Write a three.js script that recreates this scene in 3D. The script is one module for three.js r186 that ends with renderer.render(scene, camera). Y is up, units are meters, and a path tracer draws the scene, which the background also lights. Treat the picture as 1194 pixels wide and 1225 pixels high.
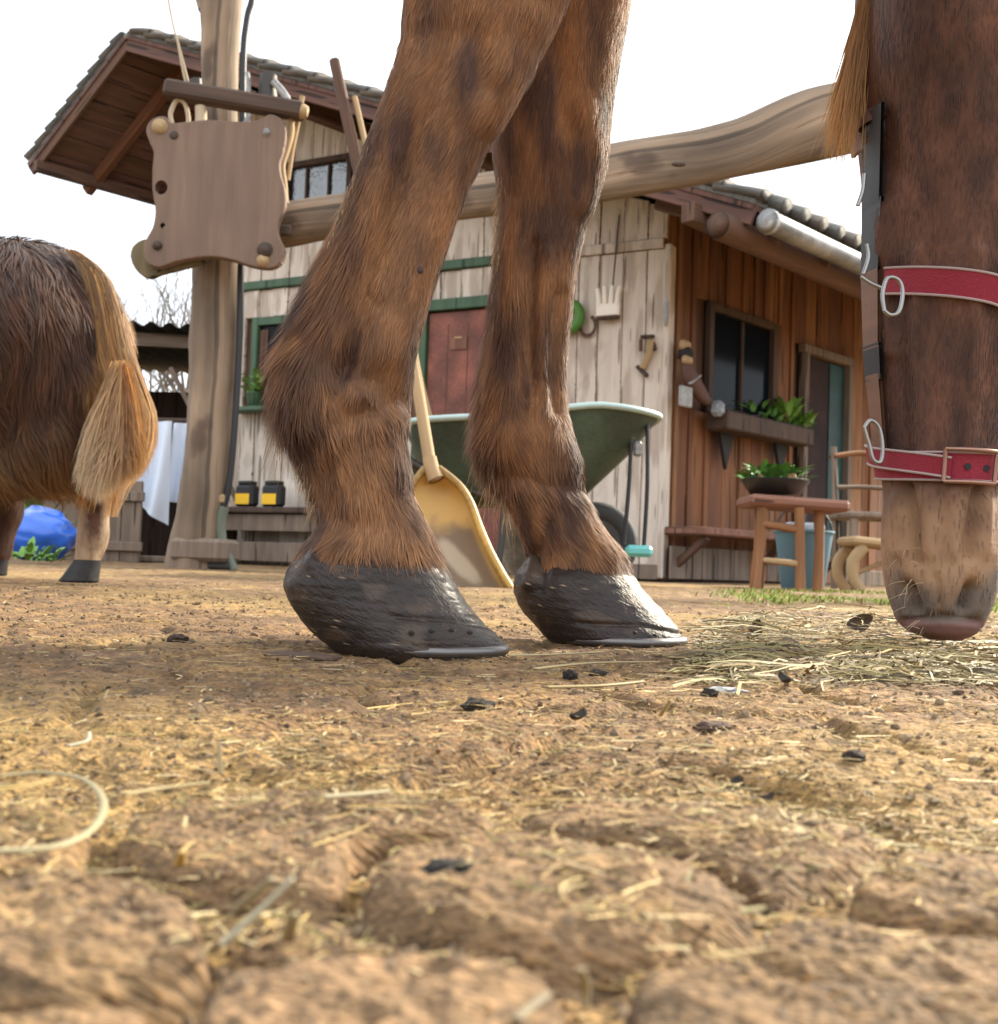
import * as THREE from 'three';
import { mergeGeometries } from 'three/addons/utils/BufferGeometryUtils.js';

// ---------------------------------------------------------------- camera
const FPX = 1350, PW = 1194, PH = 1225;                 // focal length and size of the photograph in pixels
const scene = new THREE.Scene();
const camera = new THREE.PerspectiveCamera(2 * Math.atan(PH / 2 / FPX) * 180 / Math.PI, PW / PH, 0.02, 600);
camera.position.set(0, 0.07, 0);
camera.rotation.order = 'YXZ';
camera.rotation.set(2.735 * Math.PI / 180, 0, 2.0 * Math.PI / 180);
camera.focus = 0.92; camera.userData.fStop = 19;
camera.updateMatrixWorld(true);
scene.add(camera);

const renderer = new THREE.WebGLRenderer();
renderer.toneMapping = THREE.LinearToneMapping;
renderer.toneMappingExposure = 2.3;
renderer.shadowMap.enabled = true;

// ---------------------------------------------------------------- sky: bright, thin overcast
{
  const w = 128, h = 64, d = new Float32Array(w * h * 4);
  for (let j = 0; j < h; j++) for (let i = 0; i < w; i++) {
    const el = (j + 0.5) / h * Math.PI - Math.PI / 2, az = (i + 0.5) / w * Math.PI * 2;
    const c = Math.max(0, Math.sin(el));
    const cl = 0.5 + 0.25 * Math.sin(az * 3 + Math.sin(el * 7) * 1.3) + 0.25 * Math.sin(az * 5 + el * 9 + 1.7);
    const L = 0.74 + 0.22 * c + 0.14 * cl, k = (j * w + i) * 4;
    const bl = 0.09 * (1 - cl);
    d[k] = L * (0.97 - bl); d[k + 1] = L * (1.0 - bl * 0.4); d[k + 2] = L * 1.05; d[k + 3] = 1;
  }
  const t = new THREE.DataTexture(d, w, h, THREE.RGBAFormat, THREE.FloatType);
  t.mapping = THREE.EquirectangularReflectionMapping; t.magFilter = THREE.LinearFilter; t.minFilter = THREE.LinearFilter; t.needsUpdate = true;
  scene.background = t; scene.environment = t;
}
// ---------------------------------------------------------------- veiled sun, high on the right and a little behind the scene
const sun = new THREE.DirectionalLight(new THREE.Color().setRGB(1, 0.90, 0.72), 4.9);
sun.position.set(7.7, 5.6, -8.1); sun.target.position.set(0, 0, -2);
sun.castShadow = true; sun.shadow.radius = 16; sun.shadow.mapSize.set(2048, 2048);
Object.assign(sun.shadow.camera, { left: -14, right: 14, top: 14, bottom: -14, near: 0.5, far: 50 });
scene.add(sun, sun.target);

// ================================================================ helpers
const V = (x, y, z) => new THREE.Vector3(x, y, z);
let seed = 12345;
function rnd() { seed |= 0; seed = seed + 0x6D2B79F5 | 0; let t = Math.imul(seed ^ seed >>> 15, 1 | seed); t = t + Math.imul(t ^ t >>> 7, 61 | t) ^ t; return ((t ^ t >>> 14) >>> 0) / 4294967296; }
const rr = (a, b) => a + (b - a) * rnd();
const lerp = (a, b, t) => a + (b - a) * t, clamp = (x, a = 0, b = 1) => Math.min(b, Math.max(a, x));
const sstep = (a, b, x) => { const t = clamp((x - a) / (b - a)); return t * t * (3 - 2 * t); };
function h3(x, y, z) { let h = Math.imul(x, 374761393) ^ Math.imul(y, 668265263) ^ Math.imul(z, 2147483647 ^ 0x5bd1e995); h = Math.imul(h ^ h >>> 13, 1274126177); return ((h ^ h >>> 16) >>> 0) / 4294967296; }
function noise(x, y, z = 0) {
  const xi = Math.floor(x), yi = Math.floor(y), zi = Math.floor(z); let u = x - xi, v = y - yi, w = z - zi;
  u = u * u * (3 - 2 * u); v = v * v * (3 - 2 * v); w = w * w * (3 - 2 * w);
  const a = lerp(lerp(h3(xi, yi, zi), h3(xi + 1, yi, zi), u), lerp(h3(xi, yi + 1, zi), h3(xi + 1, yi + 1, zi), u), v);
  if (z === 0) return a;
  return lerp(a, lerp(lerp(h3(xi, yi, zi + 1), h3(xi + 1, yi, zi + 1), u), lerp(h3(xi, yi + 1, zi + 1), h3(xi + 1, yi + 1, zi + 1), u), v), w);
}
function fbm(x, y, z = 0, o = 4) { let s = 0, a = 0.5, n = 0; for (let i = 0; i < o; i++) { s += a * noise(x, y, z); n += a; x = x * 2.03 + 7.1; y = y * 2.03 + 3.7; if (z) z = z * 2.03 + 1.3; a *= 0.5; } return s / n; }
const col = (r, g, b) => new THREE.Color().setRGB(r, g, b);
// a pixel of the photograph gives a direction; the distance is given, or comes from the ground or a plane
function ray(x, y) { return V((x - PW / 2) / FPX, -(y - PH / 2) / FPX, -1).applyQuaternion(camera.quaternion); }
function P(x, y, z) { const d = ray(x, y); return camera.position.clone().addScaledVector(d, -z / d.z); }      // z metres in front
function G(x, y, gy = 0) { const d = ray(x, y); return camera.position.clone().addScaledVector(d, (gy - camera.position.y) / d.y); }
const used = new Map();
function numbered(n) { const k = used.get(n) || 0; used.set(n, k + 1); return k ? `${n}_${String(k).padStart(3, '0')}` : n; }
function shade(o) { o.castShadow = true; o.receiveShadow = true; return o; }
function mesh(name, geo, m, parent) { const o = shade(new THREE.Mesh(geo, m)); o.name = parent ? name : numbered(name); (parent || scene).add(o); return o; }
function group(name, pos) { const g = new THREE.Group(); g.name = numbered(name); if (pos) g.position.copy(pos); scene.add(g); return g; }
function tag(o, label, category, grp, kind) { o.userData.label = label; if (category) o.userData.category = category; if (grp) o.userData.group = grp; if (kind) o.userData.kind = kind; return o; }
function local(geo, pos) { geo.translate(-pos.x, -pos.y, -pos.z); return geo; }

function chamfer(w, h, d, b = 0.004) {          // a box with small chamfers, uv in metres
  const X = w / 2, Y = h / 2, Z = d / 2; b = Math.min(b, X * .6, Y * .6, Z * .6); const pos = [], uv = [], ou = rr(0, 7), ov = rr(0, 7);
  const v = (sx, sy, sz, ax) => [sx * (ax === 0 ? X : X - b), sy * (ax === 1 ? Y : Y - b), sz * (ax === 2 ? Z : Z - b)];
  const tri = (A, B, C) => {
    const n = V(B[0] - A[0], B[1] - A[1], B[2] - A[2]).cross(V(C[0] - A[0], C[1] - A[1], C[2] - A[2]));
    if (n.x * (A[0] + B[0] + C[0]) + n.y * (A[1] + B[1] + C[1]) + n.z * (A[2] + B[2] + C[2]) < 0) [B, C] = [C, B];
    const m = [Math.abs(n.x), Math.abs(n.y), Math.abs(n.z)], k = m.indexOf(Math.max(...m));
    for (const p of [A, B, C]) { pos.push(...p); if (k === 0) uv.push(p[2] + ou, p[1] + ov); else if (k === 1) uv.push(p[0] + ou, p[2] + ov); else uv.push(p[0] + ou, p[1] + ov); }
  };
  const quad = (a, c, e, f) => { tri(a, c, e); tri(a, e, f); };
  for (const s of [-1, 1]) {
    quad(v(s, -1, -1, 0), v(s, 1, -1, 0), v(s, 1, 1, 0), v(s, -1, 1, 0)); quad(v(-1, s, -1, 1), v(1, s, -1, 1), v(1, s, 1, 1), v(-1, s, 1, 1)); quad(v(-1, -1, s, 2), v(1, -1, s, 2), v(1, 1, s, 2), v(-1, 1, s, 2));
    for (const t of [-1, 1]) {
      quad(v(s, t, -1, 0), v(s, t, 1, 0), v(s, t, 1, 1), v(s, t, -1, 1)); quad(v(s, -1, t, 0), v(s, 1, t, 0), v(s, 1, t, 2), v(s, -1, t, 2)); quad(v(-1, s, t, 1), v(1, s, t, 1), v(1, s, t, 2), v(-1, s, t, 2));
      for (const q of [-1, 1]) tri(v(s, t, q, 0), v(s, t, q, 1), v(s, t, q, 2));
    }
  }
  const g = new THREE.BufferGeometry(); g.setAttribute('position', new THREE.Float32BufferAttribute(pos, 3)); g.setAttribute('uv', new THREE.Float32BufferAttribute(uv, 2)); g.computeVertexNormals(); return g;
}
function bar(a, b, w, d, up = V(0, 1, 0), bev = 0.004) {     // a chamfered bar from a to b
  const y = b.clone().sub(a), L = y.length(); y.normalize(); const z = up.clone().addScaledVector(y, -up.dot(y)); if (z.lengthSq() < 1e-6) z.set(0, 0, 1).addScaledVector(y, -y.z); z.normalize(); const x = y.clone().cross(z);
  const g = chamfer(w, L, d, bev); g.applyMatrix4(new THREE.Matrix4().makeBasis(x, y, z).setPosition(a.clone().add(b).multiplyScalar(.5))); return g;
}
// sweep: rings given by centre and two half-extent vectors
function catmull(pts, t) {
  const n = pts.length - 1, k = Math.min(n - 1, Math.floor(t * n)), u = t * n - k, g = i => pts[clamp(i, 0, n)];
  const a = g(k - 1), b = g(k), c = g(k + 1), d = g(k + 2);
  return b.map((_, i) => 0.5 * (2 * b[i] + (c[i] - a[i]) * u + (2 * a[i] - 5 * b[i] + 4 * c[i] - d[i]) * u * u + (3 * b[i] - a[i] - 3 * c[i] + d[i]) * u * u * u));
}
function table(rows, y) {                          // piecewise-linear lookup with a smooth feel, rows sorted by [0]
  if (y <= rows[0][0]) return rows[0].slice(1); for (let i = 1; i < rows.length; i++) if (y <= rows[i][0]) { const t = (y - rows[i - 1][0]) / (rows[i][0] - rows[i - 1][0]); return rows[i].slice(1).map((v, k) => lerp(rows[i - 1][k + 1], v, t)); } return rows[rows.length - 1].slice(1);
}
function smooth(rows, y, w) { let s = null; const k = [-1, -.5, 0, .5, 1]; for (const q of k) { const v = table(rows, y + q * w); s = s ? s.map((a, i) => a + v[i]) : v.slice(); } return s.map(a => a / k.length); }
function loft(rings, n, { cap = true, pw = 2, disp, uvs = 1 } = {}) {
  const m = rings.length, pos = new Float32Array(m * (n + 1) * 3), uv = new Float32Array(m * (n + 1) * 2), idx = []; let L = 0;
  for (let i = 0; i < m; i++) {
    const R = rings[i], e = 2 / (R.p || pw); if (i) L += R.c.distanceTo(rings[i - 1].c);
    for (let j = 0; j <= n; j++) {
      const t = j / n * Math.PI * 2, c = Math.cos(t), s = Math.sin(t), cc = Math.sign(c) * Math.abs(c) ** e, ss = Math.sign(s) * Math.abs(s) ** e, k = i * (n + 1) + j;
      let f = 1; if (R.f) f = R.f(t);
      const q = R.c.clone().addScaledVector(R.a, cc * f).addScaledVector(R.b, ss * f);
      pos.set([q.x, q.y, q.z], k * 3); uv.set([j / n * 2 * Math.PI * (R.a.length() + R.b.length()) / 2 * uvs, L * uvs], k * 2);
      if (i < m - 1 && j < n) idx.push(k, k + n + 1, k + 1, k + 1, k + n + 1, k + n + 2);
    }
  }
  const g = new THREE.BufferGeometry(); g.setAttribute('position', new THREE.BufferAttribute(pos, 3)); g.setAttribute('uv', new THREE.BufferAttribute(uv, 2)); g.setIndex(idx);
  g.userData = { m, n }; outward(g); idx.length = 0; for (const v of g.index.array) idx.push(v); fixNormals(g);
  if (disp) { const nn = g.attributes.normal, p = V(), q = V(); for (let k = 0; k < m * (n + 1); k++) { p.fromBufferAttribute(g.attributes.position, k); q.fromBufferAttribute(nn, k); const d = disp(p, q, k); if (d) { p.addScaledVector(q, d); g.attributes.position.setXYZ(k, p.x, p.y, p.z); } } fixNormals(g); }
  if (cap) {
    const c = []; const P0 = g.attributes.position; const extra = [];
    for (const i of [0, m - 1]) { const ce = rings[i].c; extra.push(ce.x, ce.y, ce.z); }
    const p2 = new Float32Array(pos.length + 6); p2.set(P0.array); p2.set(extra, pos.length); const n2 = new Float32Array(p2.length); n2.set(g.attributes.normal.array);
    const d0 = rings[0].c.clone().sub(rings[1].c).normalize(), d1 = rings[m - 1].c.clone().sub(rings[m - 2].c).normalize(); n2.set([d0.x, d0.y, d0.z, d1.x, d1.y, d1.z], pos.length);
    const u2 = new Float32Array(uv.length + 4); u2.set(uv); const A = m * (n + 1);
    for (let j = 0; j < n; j++) { idx.push(A, j, j + 1, A + 1, (m - 1) * (n + 1) + j + 1, (m - 1) * (n + 1) + j); }
    g.setAttribute('position', new THREE.BufferAttribute(p2, 3)); g.setAttribute('normal', new THREE.BufferAttribute(n2, 3)); g.setAttribute('uv', new THREE.BufferAttribute(u2, 2)); g.setIndex(idx);
  }
  return g;
}
function outward(g) {                              // turn the faces so that they look outwards
  const p = g.attributes.position.array, ix = g.index.array, c = [0, 0, 0], n = p.length / 3; for (let i = 0; i < p.length; i++) c[i % 3] += p[i] / n; let v = 0;
  for (let i = 0; i < ix.length; i += 3) { const [a, b, d] = [ix[i] * 3, ix[i + 1] * 3, ix[i + 2] * 3], ax = p[a] - c[0], ay = p[a + 1] - c[1], az = p[a + 2] - c[2], bx = p[b] - c[0], by = p[b + 1] - c[1], bz = p[b + 2] - c[2], dx = p[d] - c[0], dy = p[d + 1] - c[1], dz = p[d + 2] - c[2]; v += ax * (by * dz - bz * dy) + ay * (bz * dx - bx * dz) + az * (bx * dy - by * dx); }
  if (v < 0) { for (let i = 0; i < ix.length; i += 3) { const t = ix[i + 1]; ix[i + 1] = ix[i + 2]; ix[i + 2] = t; } return true; } return false;
}
function fixNormals(g) {                           // smooth normals closed over the seam, pointing outwards
  const { m, n } = g.userData; g.computeVertexNormals(); const N = g.attributes.normal, a = V(), b = V();
  for (let i = 0; i < m; i++) { const k = i * (n + 1), l = k + n; a.fromBufferAttribute(N, k); b.fromBufferAttribute(N, l); a.add(b).normalize(); N.setXYZ(k, a.x, a.y, a.z); N.setXYZ(l, a.x, a.y, a.z); }
}
function tube(pts, r0, r1 = r0, { n = 8, seg = 0, wob = 0, flat = 1, up = V(0, 1, 0), cap = true, uvs = 1 } = {}) {   // a swept round bar through points
  const a = pts.map(p => [p.x, p.y, p.z]), m = seg || (pts.length - 1) * 4, rings = []; let px = null;
  for (let i = 0; i <= m; i++) {
    const t = i / m, c = V(...catmull(a, t)), d = V(...catmull(a, Math.min(1, t + .01))).sub(V(...catmull(a, Math.max(0, t - .01)))).normalize();
    let x = px ? px.clone().addScaledVector(d, -px.dot(d)) : d.clone().cross(up); if (x.lengthSq() < 1e-8) x = d.clone().cross(V(1, 0, .3)); x.normalize(); px = x; const y = x.clone().cross(d);
    const r = (typeof r0 === 'function' ? r0(t) : lerp(r0, r1, t)) * (1 + wob * (fbm(t * m * .4, r1 * 91 + 3, 0, 2) - .5));
    rings.push({ c, a: x.multiplyScalar(r), b: y.multiplyScalar(r * flat) });
  }
  return loft(rings, n, { cap, uvs });
}
function surfaceNets(sdf, lo, hi, cell) {
  const N = [0, 1, 2].map(k => Math.ceil((hi[k] - lo[k]) / cell) + 1), [nx, ny, nz] = N, f = new Float32Array(nx * ny * nz), id = new Int32Array(nx * ny * nz).fill(-1), at = (i, j, k) => i + nx * (j + ny * k);
  for (let k = 0; k < nz; k++) for (let j = 0; j < ny; j++) for (let i = 0; i < nx; i++) f[at(i, j, k)] = sdf(lo[0] + i * cell, lo[1] + j * cell, lo[2] + k * cell);
  const pos = [], idx = [];
  for (let k = 0; k < nz - 1; k++) for (let j = 0; j < ny - 1; j++) for (let i = 0; i < nx - 1; i++) {
    let c = 0, x = 0, y = 0, z = 0; const g = [];
    for (let q = 0; q < 8; q++) g.push(f[at(i + (q & 1), j + (q >> 1 & 1), k + (q >> 2))]);
    for (let q = 0; q < 8; q++) for (const b of [1, 2, 4]) if (!(q & b)) { const A = g[q], B = g[q | b]; if ((A < 0) !== (B < 0)) { const t = A / (A - B); x += (q & 1) + (b === 1 ? t : 0); y += (q >> 1 & 1) + (b === 2 ? t : 0); z += (q >> 2) + (b === 4 ? t : 0); c++; } }
    if (c) { id[at(i, j, k)] = pos.length / 3; pos.push(lo[0] + (i + x / c) * cell, lo[1] + (j + y / c) * cell, lo[2] + (k + z / c) * cell); }
  }
  for (let k = 1; k < nz - 1; k++) for (let j = 1; j < ny - 1; j++) for (let i = 1; i < nx - 1; i++) {
    const s = f[at(i, j, k)] < 0; const q = (a, b, c, d, flip) => { if (a < 0 || b < 0 || c < 0 || d < 0) return; flip ? idx.push(a, c, b, b, c, d) : idx.push(a, b, c, b, d, c); };
    if (s !== (f[at(i + 1, j, k)] < 0)) q(id[at(i, j - 1, k - 1)], id[at(i, j, k - 1)], id[at(i, j - 1, k)], id[at(i, j, k)], !s);
    if (s !== (f[at(i, j + 1, k)] < 0)) q(id[at(i - 1, j, k - 1)], id[at(i, j, k - 1)], id[at(i - 1, j, k)], id[at(i, j, k)], s);
    if (s !== (f[at(i, j, k + 1)] < 0)) q(id[at(i - 1, j - 1, k)], id[at(i, j - 1, k)], id[at(i - 1, j, k)], id[at(i, j, k)], !s);
  }
  const g = new THREE.BufferGeometry(); g.setAttribute('position', new THREE.Float32BufferAttribute(pos, 3)); g.setIndex(idx); outward(g); g.computeVertexNormals(); return g;
}
const cone = (p, a, b, ra, rb) => { const bx = b.x - a.x, by = b.y - a.y, bz = b.z - a.z, l = bx * bx + by * by + bz * bz, t = clamp(((p[0] - a.x) * bx + (p[1] - a.y) * by + (p[2] - a.z) * bz) / l); return Math.hypot(p[0] - a.x - bx * t, p[1] - a.y - by * t, p[2] - a.z - bz * t) - lerp(ra, rb, t); };
const smin = (a, b, k) => { const h = Math.max(k - Math.abs(a - b), 0) / k; return Math.min(a, b) - h * h * k / 4; };
function paint(geo, fn) { const p = geo.attributes.position, n = geo.attributes.normal, c = new Float32Array(p.count * 3), a = V(), b = V(); for (let i = 0; i < p.count; i++) { a.fromBufferAttribute(p, i); b.fromBufferAttribute(n, i); const q = fn(a, b, i); c.set(q, i * 3); } geo.setAttribute('color', new THREE.BufferAttribute(c, 3)); return geo; }
// many hairs or straws as one geometry of tapered ribbons
class Strands {
  constructor() { this.p = []; this.n = []; this.c = []; this.i = []; }
  add(pts, w, nor, c0, c1 = c0, taper = 1) {
    const k = pts.length, base = this.p.length / 3, d = V(), x = V();
    for (let i = 0; i < k; i++) {
      d.copy(pts[Math.min(k - 1, i + 1)]).sub(pts[Math.max(0, i - 1)]); x.copy(d).cross(nor).normalize(); const t = i / (k - 1), ww = w * .5 * (taper ? Math.max(.08, 1 - t ** 1.5 * taper) : 1), q = pts[i];
      this.p.push(q.x - x.x * ww, q.y - x.y * ww, q.z - x.z * ww, q.x + x.x * ww, q.y + x.y * ww, q.z + x.z * ww); this.n.push(nor.x, nor.y, nor.z, nor.x, nor.y, nor.z);
      const r = lerp(c0[0], c1[0], t), g = lerp(c0[1], c1[1], t), b = lerp(c0[2], c1[2], t); this.c.push(r, g, b, r, g, b);
      if (i < k - 1) { const o = base + i * 2; this.i.push(o, o + 1, o + 2, o + 1, o + 3, o + 2); }
    }
  }
  geo() { const g = new THREE.BufferGeometry(); g.setAttribute('position', new THREE.Float32BufferAttribute(this.p, 3)); g.setAttribute('normal', new THREE.Float32BufferAttribute(this.n, 3)); g.setAttribute('color', new THREE.Float32BufferAttribute(this.c, 3)); g.setIndex(this.i); return g; }
}
function tex(w, h, fn, srgb = true) {
  const d = new Uint8Array(w * h * 4); for (let j = 0; j < h; j++) for (let i = 0; i < w; i++) { const c = fn(i / w, j / h), k = (j * w + i) * 4; d[k] = clamp(c[0]) * 255; d[k + 1] = clamp(c[1]) * 255; d[k + 2] = clamp(c[2]) * 255; d[k + 3] = 255; }
  const t = new THREE.DataTexture(d, w, h); t.wrapS = t.wrapT = THREE.RepeatWrapping; t.magFilter = THREE.LinearFilter; t.minFilter = THREE.LinearMipmapLinearFilter; t.generateMipmaps = true; if (srgb) t.colorSpace = THREE.SRGBColorSpace; t.needsUpdate = true; return t;
}
const rep = (t, u, v) => { const c = t.clone(); c.repeat.set(u, v); c.needsUpdate = true; return c; };
// periodic noise for tiles
const pn = (u, v, fu, fv, s) => { const a = u * fu, b = v * fv, i = Math.floor(a), j = Math.floor(b); let x = a - i, y = b - j; x = x * x * (3 - 2 * x); y = y * y * (3 - 2 * y); const q = (p, r) => h3((p % fu + fu) % fu, (r % fv + fv) % fv, s); return lerp(lerp(q(i, j), q(i + 1, j), x), lerp(q(i, j + 1), q(i + 1, j + 1), x), y); };
const pf = (u, v, fu, fv, s, o = 4) => { let a = .5, r = 0, n = 0; for (let k = 0; k < o; k++) { r += a * pn(u, v, fu, fv, s + k); n += a; a *= .5; fu *= 2; fv *= 2; } return r / n; };

// ---------------------------------------------------------------- materials
const grain = (u, v) => .55 * pf(u, v, 24, 2, 5, 4) + .25 * pf(u, v, 96, 4, 9, 2) + .2 * pf(u, v, 5, 3, 15, 3);
const T = {};
T.wood = tex(512, 512, (u, v) => { const g = grain(u, v), k = .62 + .5 * (g - .3), crack = sstep(.30, .24, pf(u, v, 40, 2, 31, 2)); const q = k * (1 - .45 * crack); return [q, q * .985, q * .96]; });
T.woodB = tex(512, 512, (u, v) => { const g = grain(u, v) - .5 * sstep(.30, .24, pf(u, v, 40, 2, 31, 2)); return [g, g, g]; }, false);
T.wash = tex(512, 512, (u, v) => { const g = grain(u, v), worn = sstep(.5, .66, pf(u, v, 14, 2, 41, 4)), crack = sstep(.31, .25, pf(u, v, 36, 2, 31, 2)), st = sstep(.62, .75, pf(u, v, 6, 4, 61, 4)); let q = .88 + .22 * (g - .5); const w = clamp(worn * .42 + st * .2); return [lerp(q, .60, w) * (1 - .34 * crack), lerp(q * .975, .54, w) * (1 - .36 * crack), lerp(q * .945, .49, w) * (1 - .38 * crack)]; });
T.soft = tex(512, 512, (u, v) => { const q = .78 + .28 * (grain(u, v) - .5) + .12 * (pf(u, v, 4, 2, 71, 3) - .5); return [q, q * .985, q * .96]; });
T.bark = tex(512, 512, (u, v) => { const s = pf(u, v, 16, 2, 77, 4), b = pf(u, v, 4, 2, 87, 4), cr = sstep(.33, .28, pf(u, v, 26, 1, 97, 3)), pk = sstep(.56, .68, pf(u, v, 5, 3, 107, 4)); let q = .70 + .42 * (s - .5) + .3 * (b - .5); q *= 1 - .3 * cr; return [lerp(q, q * .72, pk), lerp(q * .98, q * .68, pk), lerp(q * .95, q * .66, pk)]; });
T.grit = tex(1024, 1024, (u, v) => { const a = pf(u, v, 70, 110, 3, 3), b = pf(u, v, 150, 190, 43, 2), c = pf(u, v, 9, 9, 53, 4); let q = .78 + .5 * (a - .5) + .35 * (c - .5); let r = [q, q, q]; const d = sstep(.30, .22, b); r = r.map(x => x * (1 - .32 * d)); const l = .7 * sstep(.78, .86, b); return [lerp(r[0], 1, l), lerp(r[1], .92, l), lerp(r[2], .72, l)]; });
T.gritB = tex(1024, 1024, (u, v) => { const q = .5 * pf(u, v, 70, 110, 3, 3) + .25 * pf(u, v, 150, 190, 43, 2) + .35 * pf(u, v, 26, 34, 83, 3); return [q, q, q]; }, false);
T.n = tex(512, 512, (u, v) => { const q = .35 * pf(u, v, 8, 8, 3, 5) + .65 * pf(u, v, 48, 48, 13, 3); return [q, q, q]; }, false);
T.mott = tex(512, 512, (u, v) => { const q = .72 + .5 * (pf(u, v, 6, 6, 23, 6) - .5) + .18 * (pf(u, v, 90, 90, 27, 2) - .5); return [q, q, q]; });
const std = (c, o = {}) => new THREE.MeshStandardMaterial({ color: col(...c), roughness: .85, ...o });
const wood = (c, o = {}) => std(c, { map: T.wood, bumpMap: T.woodB, bumpScale: .004, roughness: .8, ...o });
const M = {
  wash: std([.90, .83, .76], { map: T.wash, bumpMap: T.woodB, bumpScale: .005 }),
  wash2: std([.82, .75, .68], { map: T.wash, bumpMap: T.woodB, bumpScale: .005 }),
  orange: wood([.40, .165, .065]), orange2: wood([.50, .235, .10]), orange3: wood([.30, .12, .055]), brown: wood([.21, .105, .065]), red: wood([.23, .11, .085]), darkwood: wood([.14, .085, .06]),
  log: wood([.46, .335, .235], { map: T.bark, bumpScale: .008 }), grey: wood([.36, .27, .21]), sign: wood([.30, .20, .15], { map: T.soft }), signdark: wood([.13, .085, .06]), pale: wood([.66, .46, .25], { map: T.soft }), bench: wood([.40, .19, .13]),
  green: wood([.10, .22, .12], { roughness: .6 }), door: std([.44, .135, .085], { map: T.mott, bumpMap: T.n, bumpScale: .001, roughness: .6 }), teal: std([.015, .09, .085], { map: T.mott, roughness: .55 }),
  dark: std([.02, .017, .015]), black: std([.012, .012, .013], { roughness: .5 }), iron: std([.06, .055, .05], { metalness: .7, roughness: .55, bumpMap: T.n, bumpScale: .001 }), silver: std([.30, .29, .28], { metalness: 1, roughness: .38 }), rust: std([.10, .05, .035], { roughness: .8, bumpMap: T.n, bumpScale: .001 }),
  tile: std([.23, .22, .20], { map: T.mott, bumpMap: T.n, bumpScale: .004 }), tile2: std([.28, .24, .20], { map: T.mott, bumpMap: T.n, bumpScale: .004 }), zinc: std([.45, .45, .45], { map: T.mott, roughness: .5, metalness: .3 }),
  glass: new THREE.MeshPhysicalMaterial({ color: col(.008, .010, .014), roughness: .12, specularIntensity: .16 }), skyglass: new THREE.MeshPhysicalMaterial({ color: col(.03, .035, .04), roughness: .05, specularIntensity: 1, ior: 2.3, bumpMap: T.mott, bumpScale: .01 }),
  glove: std([.88, .80, .70], { bumpMap: T.n, bumpScale: .002 }), white: std([.75, .75, .74], { map: T.mott }), cloth: std([.72, .76, .82], { roughness: .95, map: T.mott }), rope: std([.45, .36, .25], { bumpMap: T.n, bumpScale: .002 }), leaf: std([.07, .20, .03], { roughness: .6, side: THREE.DoubleSide }), leaf2: std([.13, .27, .04], { roughness: .6, side: THREE.DoubleSide }),
  hair: new THREE.MeshPhysicalMaterial({ color: 0xffffff, vertexColors: true, roughness: .75, side: THREE.DoubleSide, transmission: .3, thickness: 0 }),
  longhair: new THREE.MeshPhysicalMaterial({ color: 0xffffff, vertexColors: true, roughness: .8, side: THREE.DoubleSide, transmission: .5, thickness: 0 }),
  skin: new THREE.MeshStandardMaterial({ color: 0xffffff, vertexColors: true, roughness: .75, bumpMap: T.n, bumpScale: .0006 }),
  straw: new THREE.MeshStandardMaterial({ color: 0xffffff, vertexColors: true, roughness: .7, side: THREE.DoubleSide }),
};
// ================================================================ the ground: trampled earth over old cobbles
function vor(x, z) {                               // distance to the joint between cobbles
  const i = Math.floor(x), j = Math.floor(z); let a = 9, b = 9;
  for (let p = -1; p <= 1; p++) for (let q = -1; q <= 1; q++) { const X = i + p + .15 + .7 * h3(i + p, j + q, 5), Z = j + q + .15 + .7 * h3(i + p, j + q, 8), d = Math.hypot(X - x, Z - z); if (d < a) { b = a; a = d; } else if (d < b) b = d; }
  return b - a;
}
const lump = (x, z) => { const d = Math.hypot(x, z); let h = 0; if (d < 2.2) h += .0042 * (fbm(x * 34 + 5, z * 34, 0, 3) - .5) + .0036 * (ridge(fbm(x * 92, z * 92 + 9, 0, 3)) - .6); return h; };
const joint = (x, z) => { const d = -z; return sstep(.16, .0, vor(x * 8.2 + 3.3 + .5 * fbm(x * 9, z * 9), z * 7.2 + .5 * fbm(z * 9, x * 9 + 4))); };
const groove = [[806, 906], [880, 918], [960, 938], [1040, 958], [1110, 972], [1230, 992]].map(([x, y]) => G(x, y)), groove2 = [[280, 905], [360, 918], [470, 922], [560, 905], [660, 880]].map(([x, y]) => G(x, y));
function inGroove(x, z) { let m = 9; for (const gr of [groove, groove2]) for (let i = 0; i + 1 < gr.length; i++) { const a = gr[i], b = gr[i + 1], dx = b.x - a.x, dz = b.z - a.z, t = clamp(((x - a.x) * dx + (z - a.z) * dz) / (dx * dx + dz * dz)); m = Math.min(m, Math.hypot(x - a.x - dx * t, z - a.z - dz * t) * (gr === groove ? 1 : 1.5)); } return Math.exp(-((m / .0075) ** 2)); }
const ridge = v => 1 - Math.abs(2 * v - 1);
function H(x, z) {
  const d = -z, big = .02 * (fbm(x * .9 + 3, z * .9 + 7, 0, 3) - .5) * sstep(1.5, 4, d) + .010 * (fbm(x * 4.1, z * 4.1 + 2, 0, 2) - .5) * sstep(.3, .6, d);
  const low = -.0105 * sstep(.44, .36, d);            // the bed between the bare stones in the foreground
  return big + low + lump(x, z) - (d < .9 ? .0075 * inGroove(x, z) * (.7 + .6 * noise(x * 60, z * 60)) : 0) - .0055 * joint(x, z) * sstep(.36, .5, d) * sstep(2.6, 1.2, d);
}
const mixc = (a, b, t) => [lerp(a[0], b[0], t), lerp(a[1], b[1], t), lerp(a[2], b[2], t)];
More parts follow.
